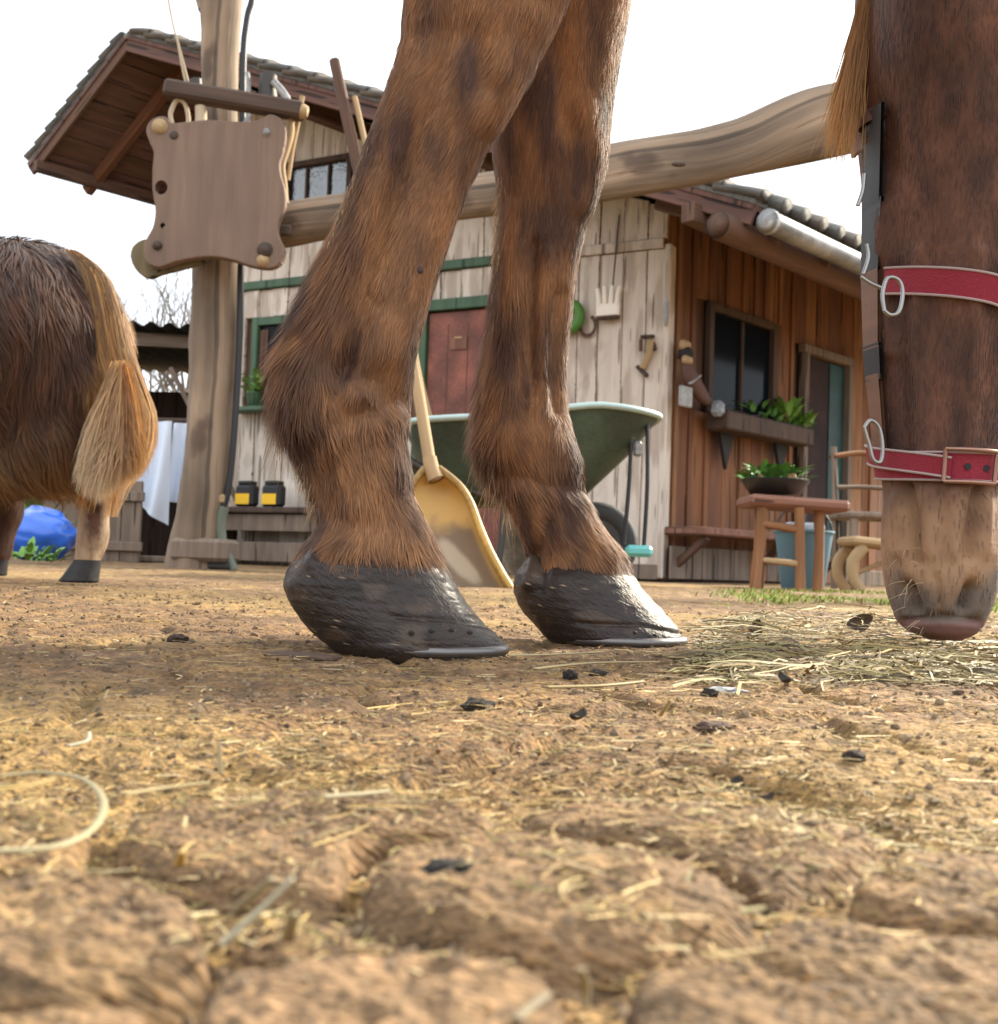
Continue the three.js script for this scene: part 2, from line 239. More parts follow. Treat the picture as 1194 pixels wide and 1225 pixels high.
function earth(x, z, y) {
  const d = -z, n = fbm(x * 7, z * 7 + 3, 0, 4), m = fbm(x * 46, z * 46, 0, 3), f = noise(x * 310, z * 310);
  let c = mixc([.215, .135, .075], [.43, .29, .155], clamp(n * .9 + (m - .5) * 1.1 - .02));
  c = mixc(c, [.36, .25, .185], .55 * sstep(.52, .66, fbm(x * 15 + 8, z * 15, 0, 3)));
  c = mixc(c, [.12, .075, .04], .5 * sstep(.60, .70, fbm(x * 88, z * 88 + 40, 0, 2)));
  c = mixc(c, [.60, .45, .22], .6 * sstep(.66, .78, f) * sstep(.3, .6, n));
  c = mixc(c, [.52, .39, .19], .7 * sstep(.47, .6, fbm(x * 2.2, z * 2.2 + 1.7, 0, 4) + .12 * (m - .5)));   // straw trodden in, in patches
  c = mixc(c, [.22, .17, .06], .5 * joint(x, z) * sstep(.36, .5, d) * sstep(2.4, 1.0, d) * sstep(.35, .55, m));
  return c;
}
M.earth = new THREE.MeshStandardMaterial({ color: 0xffffff, vertexColors: true, roughness: .92, map: rep(T.grit, 5, 5), bumpMap: rep(T.gritB, 5, 5), bumpScale: .0036 });
M.earth.color.setRGB(1.0, .83, .575);
const ground = (() => {
  const R = 640, C = 400, pos = new Float32Array((R + 1) * (C + 1) * 3), uv = new Float32Array((R + 1) * (C + 1) * 2), idx = [];
  for (let i = 0; i <= R; i++) {
    const z = .09 * Math.exp(Math.log(40 / .09) * i / R), w = z * .72 + .1;
    for (let j = 0; j <= C; j++) { const t = j / C * 2 - 1, x = w * t, k = i * (C + 1) + j; pos.set([x, H(x, -z), -z], k * 3); uv.set([x, z], k * 2); if (i < R && j < C) idx.push(k, k + 1, k + C + 1, k + 1, k + C + 2, k + C + 1); }
  }
  const g = new THREE.BufferGeometry(); g.setAttribute('position', new THREE.BufferAttribute(pos, 3)); g.setAttribute('uv', new THREE.BufferAttribute(uv, 2)); g.setIndex(idx); g.computeVertexNormals();
  paint(g, p => earth(p.x, p.z, p.y));
  return tag(mesh('ground', g, M.earth), 'trampled earth yard strewn with straw', null, null, 'structure');
})();
{ // the land all around, a little lower than the yard's surface
  const g = new THREE.RingGeometry(.05, 260, 96, 30).rotateX(-Math.PI / 2); const p = g.attributes.position;
  for (let i = 0; i < p.count; i++) { const x = p.getX(i), z = p.getZ(i), r = Math.hypot(x, z); p.setY(i, -.035 - .02 * sstep(10, 40, r) + 1.2 * sstep(40, 250, r) * fbm(x * .01, z * .01 + 5, 0, 2)); }
  g.computeVertexNormals(); paint(g, q => mixc([.33, .24, .13], [.15, .20, .06], sstep(14, 30, q.length()) * fbm(q.x * .2, q.z * .2)));
  const uv = g.attributes.uv; for (let i = 0; i < p.count; i++) uv.setXY(i, p.getX(i), p.getZ(i));
  tag(mesh('terrain', g, M.earth), 'open farmyard land around the yard', null, null, 'structure');
}
// bare cobbles that lie free in the foreground, traced where the photograph shows their joints
const stones = [
  [[452, 1008], [560, 996], [650, 1002], [760, 1014], [880, 1046], [922, 1074], [905, 1096], [800, 1128], [690, 1136], [560, 1122], [450, 1090], [420, 1044]],
  [[640, 958], [760, 950], [900, 956], [1010, 972], [1078, 994], [1060, 1014], [1000, 1036], [930, 1054], [880, 1040], [770, 1006], [660, 992], [600, 976]],
  [[1012, 1042], [1070, 1022], [1130, 1016], [1300, 1024], [1320, 1094], [1200, 1098], [1090, 1090], [1006, 1068]],
  [[880, 1108], [935, 1080], [1010, 1078], [1110, 1098], [1240, 1110], [1270, 1160], [1180, 1186], [1040, 1166], [930, 1146]],
  [[740, 1164], [860, 1146], [1000, 1166], [1150, 1192], [1260, 1210], [1270, 1290], [1080, 1330], [820, 1300], [720, 1220]],
  [[236, 1166], [340, 1140], [480, 1136], [620, 1152], [706, 1196], [690, 1280], [560, 1330], [320, 1320], [200, 1240]],
  [[-60, 1050], [40, 1036], [150, 1044], [236, 1076], [262, 1116], [236, 1152], [160, 1176], [40, 1190], [-70, 1160]],
  [[-80, 1204], [60, 1200], [180, 1200], [190, 1260], [110, 1330], [-100, 1330]],
  [[128, 968], [240, 940], [380, 932], [540, 946], [616, 968], [590, 984], [450, 996], [420, 1020], [400, 1060], [300, 1052], [180, 1030], [130, 1000]],
  [[-90, 960], [20, 950], [108, 966], [116, 996], [60, 1026], [-100, 1030]],
  [[280, 1074], [400, 1070], [440, 1096], [530, 1120], [460, 1126], [330, 1128], [278, 1108]],
];
const tops = [.0025, .0005, .001, -.002, .001, .002, .002, .001, 0, -.001, -.004], slabs = [];
function stoneY(si, top, x, z, s) { return top - .0042 * s ** 4 - .011 * sstep(.82, 1.0, s) + .0042 * (fbm(x * 36 + si * 3, z * 36, 0, 3) - .5) + .0034 * (ridge(fbm(x * 110 + 30, z * 110 + 9, 0, 3)) - .6); }
stones.forEach((poly, si) => {
  const pg = poly.map(([x, y]) => G(x, y, 0)), c = pg.reduce((a, b) => a.add(b), V()).multiplyScalar(1 / pg.length), A = 150, R = 44;
  const arr = pg.map(p => [p.x, p.z]); arr.push(arr[0]); const pos = [], idx = [], uv = [];
  const top = tops[si], bd = []; for (let a = 0; a < 120; a++) { const [x, z] = catmull(arr, a / 120); bd.push([Math.atan2(z - c.z, x - c.x), Math.hypot(x - c.x, z - c.z)]); } bd.sort((p, q) => p[0] - q[0]); slabs.push({ si, c, bd, top });
  for (let a = 0; a <= A; a++) {
    const [bx, bz] = catmull(arr, (a % A) / A);
    for (let r = 0; r <= R; r++) {
      const t = r / R, s = t < .8 ? t / .8 * .93 : lerp(.93, 1.0, (t - .8) / .2), edge = 1 + .09 * (fbm(bx * 28, bz * 28 + si, 0, 2) - .5), x = lerp(c.x, bx, s * edge), z = lerp(c.z, bz, s * edge);
      const y = stoneY(si, top, x, z, s);
      pos.push(x, y, z); uv.push(x + y * .6, -z + y); const k = a * (R + 1) + r; if (a < A && r < R) idx.push(k, k + R + 1, k + 1, k + 1, k + R + 1, k + R + 2);
    }
  }
  const g = new THREE.BufferGeometry(); g.setAttribute('position', new THREE.Float32BufferAttribute(pos, 3)); g.setAttribute('uv', new THREE.Float32BufferAttribute(uv, 2)); g.setIndex(idx); g.computeVertexNormals();
  const n0 = V(); const N = g.attributes.normal; for (let k = 0; k < N.count; k++) if (N.getY(k) < 0) N.setXYZ(k, -N.getX(k), -N.getY(k), -N.getZ(k));
  for (let r = 0; r <= R; r++) { n0.fromBufferAttribute(N, r).add(V().fromBufferAttribute(N, A * (R + 1) + r)).normalize(); for (const k of [r, A * (R + 1) + r]) N.setXYZ(k, n0.x, n0.y, n0.z); }
  paint(g, p => mixc(earth(p.x + .3 + p.y * .6, p.z - p.y, p.y), [.33, .25, .18], .5));
  mesh('cobblestone', g, M.earth, ground);
});
function topAt(x, z) { let y = H(x, z); if (z > -.55) for (const { si, c, bd, top } of slabs) { const r = Math.hypot(x - c.x, z - c.z), a = Math.atan2(z - c.z, x - c.x); let b = bd[0][1]; for (const q of bd) if (q[0] <= a) b = q[1]; else break; if (r < b) y = Math.max(y, stoneY(si, top, x, z, r / b)); } return y; }
// loose crumbs of earth, and straw
{
  const ico = new THREE.IcosahedronGeometry(1, 0), n = 6000, im = new THREE.InstancedMesh(ico, std([1, 1, 1], { roughness: .95 }), n), m = new THREE.Matrix4(), q = new THREE.Quaternion();
  const cs = [[.14, .095, .055], [.18, .12, .07], [.21, .145, .085], [.10, .065, .04], [.24, .17, .10]];
  for (let i = 0; i < n; i++) { const d = .18 * Math.exp(rnd() * 2.4), x = rr(-1, 1) * (d * .52 + .03), s = rr(.0004, .0011) * (1 + d * .9) * (rnd() < .04 ? 1.8 : 1); const z = -d; if (d < .42 && topAt(x, z) > H(x, z) + .0005 && rnd() < .85) { m.makeScale(0, 0, 0); im.setMatrixAt(i, m); im.setColorAt(i, col(.2, .1, .1)); continue; } q.setFromEuler(new THREE.Euler(rr(0, 6), rr(0, 6), rr(0, 6))); m.compose(V(x, topAt(x, z) + s * .15, z), q, V(s * rr(.7, 1.6), s * rr(.5, 1), s * rr(.7, 1.6))); im.setMatrixAt(i, m); im.setColorAt(i, col(...cs[Math.floor(rnd() * 5)])); }
  im.name = 'earth_crumbs'; shade(im); scene.add(im); tag(im, 'loose crumbs of brown earth on the yard', 'earth crumbs', null, 'stuff');
}
{ // chaff trodden into the earth
  const g = new THREE.PlaneGeometry(1, 1, 2, 1), q = g.attributes.position; for (let i = 0; i < q.count; i++) q.setZ(i, .12 * (1 - 4 * q.getX(i) ** 2)); g.rotateX(-Math.PI / 2); g.computeVertexNormals();
  const n = 30000, im = new THREE.InstancedMesh(g, std([1, 1, 1], { roughness: .9, side: THREE.DoubleSide }), n), m = new THREE.Matrix4(), qt = new THREE.Quaternion(), cs = [[.27, .18, .08], [.33, .23, .10], [.18, .12, .06], [.08, .05, .03], [.42, .32, .16], [.22, .16, .07], [.13, .085, .05]];
  for (let i = 0; i < n; i++) { const d = .19 * Math.exp(rnd() * 2.75), x = rr(-1, 1) * (d * .5 + .03), z = -d, s = rr(.0005, .0017) * (1 + .9 * d), cl = fbm(x * 6 + 21, z * 6, 0, 3); if (rnd() > (.10 + .9 * sstep(.46, .66, cl)) * (d < .42 && topAt(x, z) > H(x, z) + .0005 ? .42 : 1)) { m.makeScale(0, 0, 0); im.setMatrixAt(i, m); im.setColorAt(i, col(.2, .1, .1)); continue; } qt.setFromEuler(new THREE.Euler(rr(-.3, .3), rr(0, 6.28), rr(-.3, .3))); m.compose(V(x, topAt(x, z) + .0006 + s * .12, z), qt, V(s * rr(1, 3.2), s, s * rr(.35, .8))); im.setMatrixAt(i, m); const k = rr(.75, 1.2), c = cs[Math.floor(rnd() * 7)]; im.setColorAt(i, col(c[0] * k, c[1] * k, c[2] * k)); }
  im.name = 'chaff'; shade(im); scene.add(im); tag(im, 'fine brown and golden chaff trodden into the yard', 'chaff', null, 'stuff');
}
const strawC = () => { const t = rnd(); const c = t < .3 ? [.34, .22, .065] : t < .5 ? [.44, .31, .115] : t < .72 ? [.21, .125, .045] : t < .87 ? [.24, .19, .06] : [.56, .45, .24]; const k = rr(.75, 1.1); return c.map(v => v * k); };
function strawAt(S, x, z, len, w, lift = .002, hgt) {
  const a = rr(0, 6.28), b = rr(-.5, .5), tilt = rr(-.06, .1), p = [], y0 = (hgt ?? topAt(x, z)) + lift;
  for (let i = 0; i < 4; i++) { const t = (i / 3 - .5) * len, aa = a + b * t / len; p.push(V(x + Math.cos(aa) * t, y0 + Math.max(-.0, t * tilt) + .001, z + Math.sin(aa) * t)); }
  const c = strawC(); S.add(p, w, V(rr(-.6, .6), 1, rr(-.6, .6)).normalize(), c, c, .5);
}
{
  const S = new Strands();
  for (let i = 0; i < 21000; i++) {
    const d = .22 * Math.exp(rnd() * 3.2), x = rr(-1, 1) * (d * .52 + .04), z = -d; const cl = fbm(x * 5 + 11, z * 5, 0, 3), jt = joint(x, z);
    const dens = .10 + .6 * sstep(.48, .64, cl) + .45 * jt + .45 * sstep(1, 2.5, d); if (rnd() > dens) continue;
    strawAt(S, x, z, rr(.003, .011) * (1 + .6 * d) * (rnd() < .08 ? 2.6 : 1), rr(.0003, .00075) * (1 + .6 * d), .001);
  }
  for (const [x0, y0, x1, y1, n] of [[806, 906, 960, 938, 160], [960, 938, 1230, 992, 260], [250, 1060, 420, 1130, 60], [640, 1060, 920, 1170, 120], [820, 900, 1190, 990, 260], [280, 890, 560, 950, 260], [80, 1000, 330, 1080, 60], [940, 1000, 1080, 1060, 90]]) for (let i = 0; i < n; i++) { const t = rnd(), p = G(lerp(x0, x1, t) + rr(-50, 50), lerp(y0, y1, t) + rr(-22, 22)); const d = -p.z; strawAt(S, p.x, p.z, rr(.003, .013), rr(.0004, .0009), .002); }
  tag(mesh('straw_litter', S.geo(), M.straw), 'short bits of golden straw scattered over the yard', 'straw', null, 'stuff');
}
{ // hay at the horse's mouth
  const S = new Strands();
  for (let i = 0; i < 3000; i++) { const t = Math.sqrt(rnd()), px = rr(830, 1330), q = rnd(); if (rnd() > .25 + 1.1 * sstep(.42, .6, fbm(px * .013, q * 2.2, 0, 2))) continue; const py = 748 + 74 * q + rr(-8, 8) - (px < 900 ? 0 : 0), p = G(px, py); const hgt = rnd() ** 1.6 * .026 * sstep(820, 920, px) * (py < 772 ? 1 : .32); const a = rr(0, 6.28), L = rr(.02, .085), b = rr(-.8, .8), pts = []; for (let k = 0; k < 5; k++) { const s = (k / 4 - .5), aa = a + b * s; pts.push(V(p.x + Math.cos(aa) * s * L, .003 + hgt + rr(-.002, .002) + .012 * (.25 - s * s) * rr(0, 1), p.z + Math.sin(aa) * s * L)); } const c0 = strawC().map(v => v * .75), gr = rnd() < .45 ? [.20, .16, .055] : rnd() < .4 ? [.08, .055, .025] : c0; S.add(pts, rr(.0009, .003), V(rr(-.8, .8), 1, rr(-.4, .9)).normalize(), gr, gr, .6); }
  tag(mesh('hay', S.geo(), M.straw), 'loose greenish hay heaped under the grazing horse\'s mouth', 'hay', null, 'stuff');
}
function straw(label, px, w, c, lift = .004) {      // single straws the photograph shows clearly, as thin rounded blades
  const pts = px.map(([x, y, l]) => { const p = G(x, y, l ?? lift); return p; }), o = pts[0].clone();
  const g = tube(pts, w / 2, w / 2 * .7, { n: 6, seg: 18, flat: .45, up: V(0, 1, .01) }); const m = std(c, { roughness: .6, map: T.wood });
  const k = mesh('straw', local(g, o), m); k.position.copy(o); return tag(k, label, 'straw');
}
straw('long pale straw bent into a loop, lying on the stones', [[-30, 1018], [60, 1014], [110, 992], [124, 958], [100, 932], [50, 924], [0, 928]], .0026, [.66, .58, .34], .006);
straw('straight yellow straw beside the looped straw', [[-20, 945], [30, 940], [64, 932]], .0022, [.66, .48, .16], .005);
straw('pale straw stub propped in the joint beside the domed cobble', [[268, 1128, .0], [310, 1090, .006], [350, 1052, .012]], .0036, [.74, .68, .48]);
straw('short dull straw lying against the pale straw stub', [[285, 1086, .004], [325, 1052, .012]], .003, [.55, .47, .28]);
straw('short upright straw stub in the cobble joint', [[346, 1120, -.002], [352, 1094, .006]], .0032, [.62, .52, .30]);
straw('flat cream straw in front of the horse hoof', [[388, 953], [430, 950], [466, 946]], .0026, [.80, .70, .44], .005);
straw('forked thin straw standing on the bare earth', [[264, 925, .002], [262, 888, .012]], .0018, [.76, .66, .42]);
straw('thin curved straw on the bare earth', [[82, 892, .003], [104, 886, .004], [106, 876, .006]], .0022, [.80, .74, .56]);
straw('bent pale straw stub by the front cobbles', [[694, 1160, .004], [700, 1180, -.002], [700, 1205, -.006]], .0022, [.66, .54, .32], .004);
straw('slanting pale straw blade on the front cobble', [[618, 1218, .003], [656, 1188, .005]], .0022, [.62, .52, .34], .004);
straw('short cream straw lying in the joint of the cobbles', [[886, 1090, .004], [916, 1086, .005]], .0022, [.80, .68, .36], .004);
straw('long straw lying between the two hooves', [[608, 784], [660, 783], [722, 780]], .004, [.74, .60, .32], .006);
straw('long straw lying before the far hoof', [[640, 800], [710, 793], [788, 792]], .004, [.70, .54, .26], .006);
straw('cream straw beside the dung crumbs', [[655, 822], [720, 820], [770, 815]], .004, [.60, .46, .2], .006);
straw('straw fragment on the earth beside the white dropping', [[790, 856, .003], [802, 838, .012]], .0026, [.72, .58, .3]);
straw('long thin straw beside the forked straw', [[150, 950], [200, 942], [250, 936]], .0022, [.7, .56, .28], .005);
straw('yellow straw speck standing near the dark hole', [[215, 1034, .002], [218, 1020, .008]], .0028, [.85, .58, .18], .004);
{ // dark flat sliver added as the cast shadow behind the near hoof
  const a = G(322, 782, .001), b = G(404, 788, .001), o = a.clone(); const k = mesh('hoof_shadow_strip', local(bar(a, b, .016, .004, V(0, 1, 0)), o), M.darkwood); k.position.copy(o); tag(k, 'hoof shadow made as a flat splinter lying behind the near hoof', 'shadow_strip');
}
function clod(label, px, py, w, hgt, c, lift = 0, name = 'dung_crumb_or_hollow', cat = 'dung') {
  const p = G(px, py), g = new THREE.IcosahedronGeometry(1, 4), q = g.attributes.position, s = V(); for (let i = 0; i < q.count; i++) { s.fromBufferAttribute(q, i); const k = 1 + 1.0 * (fbm(s.x * 2.2 + px, s.y * 2.2 + 9, s.z * 2.2 + 4, 3) - .5); q.setXYZ(i, s.x * k * w / 2, s.y * k * hgt / 2, s.z * k * w / 2.6); } g.computeVertexNormals();
  const o = mesh(name, g, std(c, { roughness: .8, bumpMap: T.n, bumpScale: .002 })); o.position.set(p.x, topAt(p.x, p.z) + hgt * .2 + lift, p.z); return tag(o, label, cat);
}
clod('black dung crumb on the earth in front of the near hoof', 572, 846, .016, .008, [.03, .02, .012]);
clod('flat black lump painted in for the dark hollow of the broad cobble', 536, 1050, .0125, .004, [.008, .006, .005], .0);  // black lump stands for the shaded hollow in the stone
clod('small dark dung crumb beside the straw before the far hoof', 716, 809, .012, .007, [.035, .024, .016]);
clod('small black dung crumb below the far hoof', 682, 811, .010, .007, [.02, .014, .01]);
clod('tiny dark clod beside the dry leaf', 850, 836, .010, .006, [.03, .02, .012]);
clod('tiny dark clod on the bare earth by the long groove', 1022, 912, .008, .005, [.04, .022, .016]);
clod('dark earth clod at the edge of the littered straw', 212, 770, .016, .009, [.05, .03, .02]);
clod('reddish brown clod on the bare earth', 852, 870, .018, .006, [.11, .06, .04]);
clod('small grey dropping splashed on the earth', 868, 829, .022, .003, [.42, .42, .42], 0, 'dropping', 'dropping');
function leaf(label, px, py, L, rot, c, curl, lift = .006) {
  const p = G(px, py), S = 10, W = 6, pos = [], idx = []; for (let i = 0; i <= S; i++) for (let j = 0; j <= W; j++) { const t = i / S, u = j / W * 2 - 1, w = .33 * L * Math.sin(Math.PI * Math.min(1, t * .93 + .05)) ** .8 * (1 + .25 * (noise(t * 9, u * 2 + px) - .5)); pos.push((t - .5) * L, curl * L * ((t - .5) ** 2 * 1.6 + u * u * .25 + .12 * noise(t * 5 + px, u * 3)), w * u); if (i < S && j < W) { const k = i * (W + 1) + j; idx.push(k, k + 1, k + W + 1, k + 1, k + W + 2, k + W + 1); } }
  const g = new THREE.BufferGeometry(); g.setAttribute('position', new THREE.Float32BufferAttribute(pos, 3)); g.setIndex(idx); g.computeVertexNormals();
  const o = mesh('dry_leaf', g, std(c, { side: THREE.DoubleSide, roughness: .8 })); o.position.set(p.x, topAt(p.x, p.z) + lift, p.z); o.rotation.set(...rot); return tag(o, label, 'leaf');
}
leaf('curled brown dry leaf standing on edge in the hay', 1028, 764, .034, [.9, .4, .2], [.07, .045, .03], .5, .012);
leaf('dark narrow dry leaf standing upright before the stool', 910, 760, .03, [1.2, .2, 1.25], [.06, .05, .02], .4, .014);
leaf('small black dry leaf on the bare earth', 690, 858, .012, [.2, .8, 0], [.025, .018, .012], .5, .003);
leaf('pair of dark dry leaf scraps on the bare earth', 938, 828, .012, [.3, 2, 0], [.03, .02, .012], .6, .004);
leaf('small black dry leaf by the right cobbles', 880, 922, .009, [.3, 1, 0], [.03, .02, .012], .6, .002);
leaf('dark leaf scrap on the earth by the long groove', 912, 936, .009, [.3, .3, 0], [.03, .02, .012], .6, .002);
{ // a strip of young grass before the shed
  const S = new Strands(); for (let i = 0; i < 9000; i++) { const d = rr(2.3, 6), px = rr(780, 1300), u = (px - 820) / 400, dens = sstep(.42, .6, fbm(px * .008, d * .9, 0, 2)) * sstep(820, 960, px); if (rnd() > dens * 1.4) continue; const b = P(px, 700, d), y = H(b.x, b.z), a = rr(0, 6.28), L = rr(.006, .016), p0 = V(b.x, y, b.z), p1 = V(b.x + Math.cos(a) * L * .3, y + L * .8, b.z + Math.sin(a) * L * .3), p2 = V(b.x + Math.cos(a) * L * .8, y + L, b.z + Math.sin(a) * L * .8); const c = rnd() < .7 ? [.20, .30, .035] : [.40, .36, .08]; S.add([p0, p1, p2], .004, V(Math.sin(a), .9, -Math.cos(a)).normalize(), c); }
  tag(mesh('grass', S.geo(), M.straw), 'short yellow-green grass growing before the shed', 'grass', null, 'stuff');
}
// ================================================================ the shed
const K = P(786, 690, 8.2); K.y = 0;
const gx = V(.887, 0, .461).normalize(), gz = V(-gx.z, 0, gx.x), wx = V(.694, 0, -.72).normalize(), wz = V(-wx.z, 0, wx.x);
const frame = (X, Z, o) => new THREE.Matrix4().makeBasis(X, V(0, 1, 0), Z).setPosition(o);
const FG = frame(gx, gz, K), FW = frame(wx, wz, K), IG = FG.clone().invert(), IW = FW.clone().invert();
function onPlane(px, py, Z, off) { const d = ray(px, py), o = K.clone().addScaledVector(Z, off), t = o.sub(camera.position).dot(Z) / d.dot(Z); return camera.position.clone().addScaledVector(d, t); }
const gl = (px, py, off = 0) => onPlane(px, py, gz, off).applyMatrix4(IG), wl = (px, py, off = 0) => onPlane(px, py, wz, off).applyMatrix4(IW);
const gw = (x, y, z) => V(x, y, z).applyMatrix4(FG), ww = (x, y, z) => V(x, y, z).applyMatrix4(FW);
const OV = 1.0;                                    // the verge stands this far out from the gable
const A = gl(150, 46, OV), B = gl(34, 200, OV), E = gl(900, 250, OV);
const wlx = wx.dot(gx), wlz = wx.dot(gz), sh = OV / -wlz * wlx;
const topY = x => { const q = x - sh; return (q < A.x ? lerp(B.y, A.y, (q - B.x) / (A.x - B.x)) : lerp(A.y, E.y, (q - A.x) / (E.x - A.x))) - .035; };
const XL = gl(232, 500).x;                         // left end of the gable wall
const shed = group('wooden_shed', K.clone()); tag(shed, 'old wooden shed of whitewashed and brown boards with overhanging tiled roof', 'shed');
const place = (o, F) => { const m = F.clone(); m.setPosition(0, 0, 0); o.applyMatrix4(m); return o; };
function sheetGeo(pts, d) { const s = new THREE.Shape(pts.map(p => new THREE.Vector2(...p))); const g = new THREE.ExtrudeGeometry(s, { depth: d, bevelEnabled: false }); return g; }
{ // front wall: a dark core, boards on it
  const D = { x0: gl(508, 520).x, x1: gl(508, 520).x + .92, top: gl(550, 372).y }, Wn = { x0: gl(305, 430).x, x1: gl(305, 430).x + .62, y0: gl(310, 482).y, y1: gl(310, 388).y };
  const y1 = gl(450, 330).y - .02, y2 = y1 + .09;
  const core = place(mesh('front_wall', sheetGeo([[XL, 0], [-.06, 0], [-.06, topY(0) - .02], [A.x + sh, topY(A.x + sh) - .02], [XL, topY(XL) - .02]], .08).translate(0, 0, -.14), M.brown, shed), FG);
  const holes = [[D.x0 - .09, D.x1 + .09, 0, D.top + .1], [Wn.x0 - .06, Wn.x1 + .06, Wn.y0 - .06, Wn.y1 + .07]];
  const W2 = { x0: gl(344, 230).x, x1: gl(418, 230).x, y0: gl(345, 250).y, y1: gl(380, 196).y }; holes.push([W2.x0 - .05, W2.x1 + .05, W2.y0 - .05, W2.y1 + .05]);
  function wob(x0, x1, ya, yb, cut) {               // a board with uneven edges
    const pts = [], n = 7; const e = (x, y, s) => x + (fbm(y * 3.1 + s * 17, x * 5, 0, 3) - .5) * .022; for (let i = 0; i <= n; i++) { const y = lerp(ya, yb, i / n); pts.push([e(x0, y, 1) + .004, y]); } for (let i = n; i >= 0; i--) { const y = lerp(ya, yb, i / n); pts.push([e(x1, y, 1) - .004, y]); }
    if (cut) { pts[n][1] = Math.min(yb, topY(x0)); pts[n + 1][1] = Math.min(yb, topY(x1)); }
    const g = new THREE.ExtrudeGeometry(new THREE.Shape(pts.map(p => new THREE.Vector2(...p))), { depth: .022 + rr(0, .008), bevelEnabled: true, bevelThickness: .003, bevelSize: .003, bevelSegments: 1, steps: 1 }); const uv = g.attributes.uv, o = rr(0, 9), q = rr(0, 9); for (let i = 0; i < uv.count; i++) uv.setXY(i, uv.getX(i) + o, uv.getY(i) + q);
    return g;
  }
  let x = -.002; while (x > XL) {
    const w = rr(.13, .235), x0 = Math.max(XL, x - w), z = rr(-.052, -.040), spans = [[.12, y1, false], [y2, topY(x0) - .02, true]];
    for (const [a, b, cut] of spans) { let segs = [[a, b]]; for (const h of holes) if (x0 < h[1] - .02 && x > h[0] + .02) segs = segs.flatMap(([p, q]) => { const o = []; if (h[2] > p + .05) o.push([p, Math.min(q, h[2])]); if (h[3] < q - .05) o.push([Math.max(p, h[3]), q]); return h[2] >= q || h[3] <= p ? [[p, q]] : o; }); for (const [p, q] of segs) { if (q - p < .05) continue; const k = mesh('plank', wob(x0, x, p, q, cut && q === b), a > 1 && x < gl(420, 300).x - 0 && false ? M.brown : rnd() < .6 ? M.wash : M.wash2, core); k.position.z = z; } }
    x = x0 - .006;
  }
  const xs = gl(690, 300).x; mesh('trim_strip', chamfer(xs - XL - .02, .075, .04, .008).translate((XL + xs) / 2, (y1 + y2) / 2, .0), M.green, core); mesh('trim_strip', chamfer(-xs - .03, .075, .03, .006).translate(xs / 2 - .005, (y1 + y2) / 2, -.005), M.wash2, core);
  mesh('skirting_board', chamfer(-XL, .11, .05).translate(XL / 2, .065, -.02), M.grey, core);
  mesh('corner_board', chamfer(.05, topY(0) - .3, .12, .008).translate(.012, (topY(0) - .3) / 2 + .02, -.062), M.wash2, core);
  // red door
  const door = place(mesh('door', chamfer(D.x1 - D.x0, D.top - .06, .05).translate((D.x0 + D.x1) / 2, (D.top + .06) / 2, -.03), M.door, shed), FG); door.userData.label = 'plain red door in the whitewashed wall';
  const fr = [bar(V(D.x0 - .05, .02, 0), V(D.x0 - .05, D.top + .01, 0), .085, .06, V(0, 0, 1)), bar(V(D.x1 + .05, .02, 0), V(D.x1 + .05, D.top + .01, 0), .085, .06, V(0, 0, 1)), chamfer(D.x1 - D.x0 + .2, .09, .07).translate((D.x0 + D.x1) / 2, D.top + .057, .004)];
  mesh('door_frame', mergeGeometries(fr), M.green, door);
  const sg = gl(549, 411); mesh('door_plate', chamfer(.15, .10, .012, .003).translate(sg.x, sg.y, .002), M.bench, door); const hk = gl(549, 404); mesh('plate_lettering', chamfer(.07, .018, .006, .002).translate(hk.x, hk.y, .009), M.pale, door);
  for (let i = 1; i < 5; i++) mesh('board_groove', chamfer(.008, D.top - .2, .004, .001).translate(D.x0 + (D.x1 - D.x0) * i / 5, D.top / 2, -.0045), M.rust, door);
  // green-framed window
  const wn = place(mesh('window', chamfer(Wn.x1 - Wn.x0, Wn.y1 - Wn.y0, .02).translate((Wn.x0 + Wn.x1) / 2, (Wn.y0 + Wn.y1) / 2, -.03), M.glass, shed), FG); wn.userData.label = 'small window with green frame and sill';
  const cx = (Wn.x0 + Wn.x1) / 2, cy = (Wn.y0 + Wn.y1) / 2; mesh('window_frame', mergeGeometries([chamfer(.065, Wn.y1 - Wn.y0 + .12, .05).translate(Wn.x0, cy, 0), chamfer(.065, Wn.y1 - Wn.y0 + .12, .05).translate(Wn.x1, cy, 0), chamfer(Wn.x1 - Wn.x0 - .07, .07, .046).translate(cx, Wn.y1 + .02, 0), chamfer(Wn.x1 - Wn.x0 - .07, .07, .046).translate(cx, Wn.y0 - .02, 0), chamfer(.04, Wn.y1 - Wn.y0 - .04, .04).translate(cx, cy, -.005)]), M.green, wn);
  mesh('brown_reflection', chamfer(.09, Wn.y1 - Wn.y0 - .1, .012).translate(Wn.x0 + .085, cy, -.013), M.brown, wn);  // brown strip painted in for a reflection in the pane
  mesh('window_sill', chamfer(Wn.x1 - Wn.x0 + .24, .035, .2).translate(cx - .03, Wn.y0 - .075, .10), M.green, wn);
  shed.userData.sill = [cx, Wn.x0, Wn.y0];
  // small window high in the gable
  const w2 = place(mesh('window', chamfer(W2.x1 - W2.x0, W2.y1 - W2.y0, .02).translate((W2.x0 + W2.x1) / 2, (W2.y0 + W2.y1) / 2, -.03), M.skyglass, shed), FG); w2.userData.label = 'small dark window high in the gable';
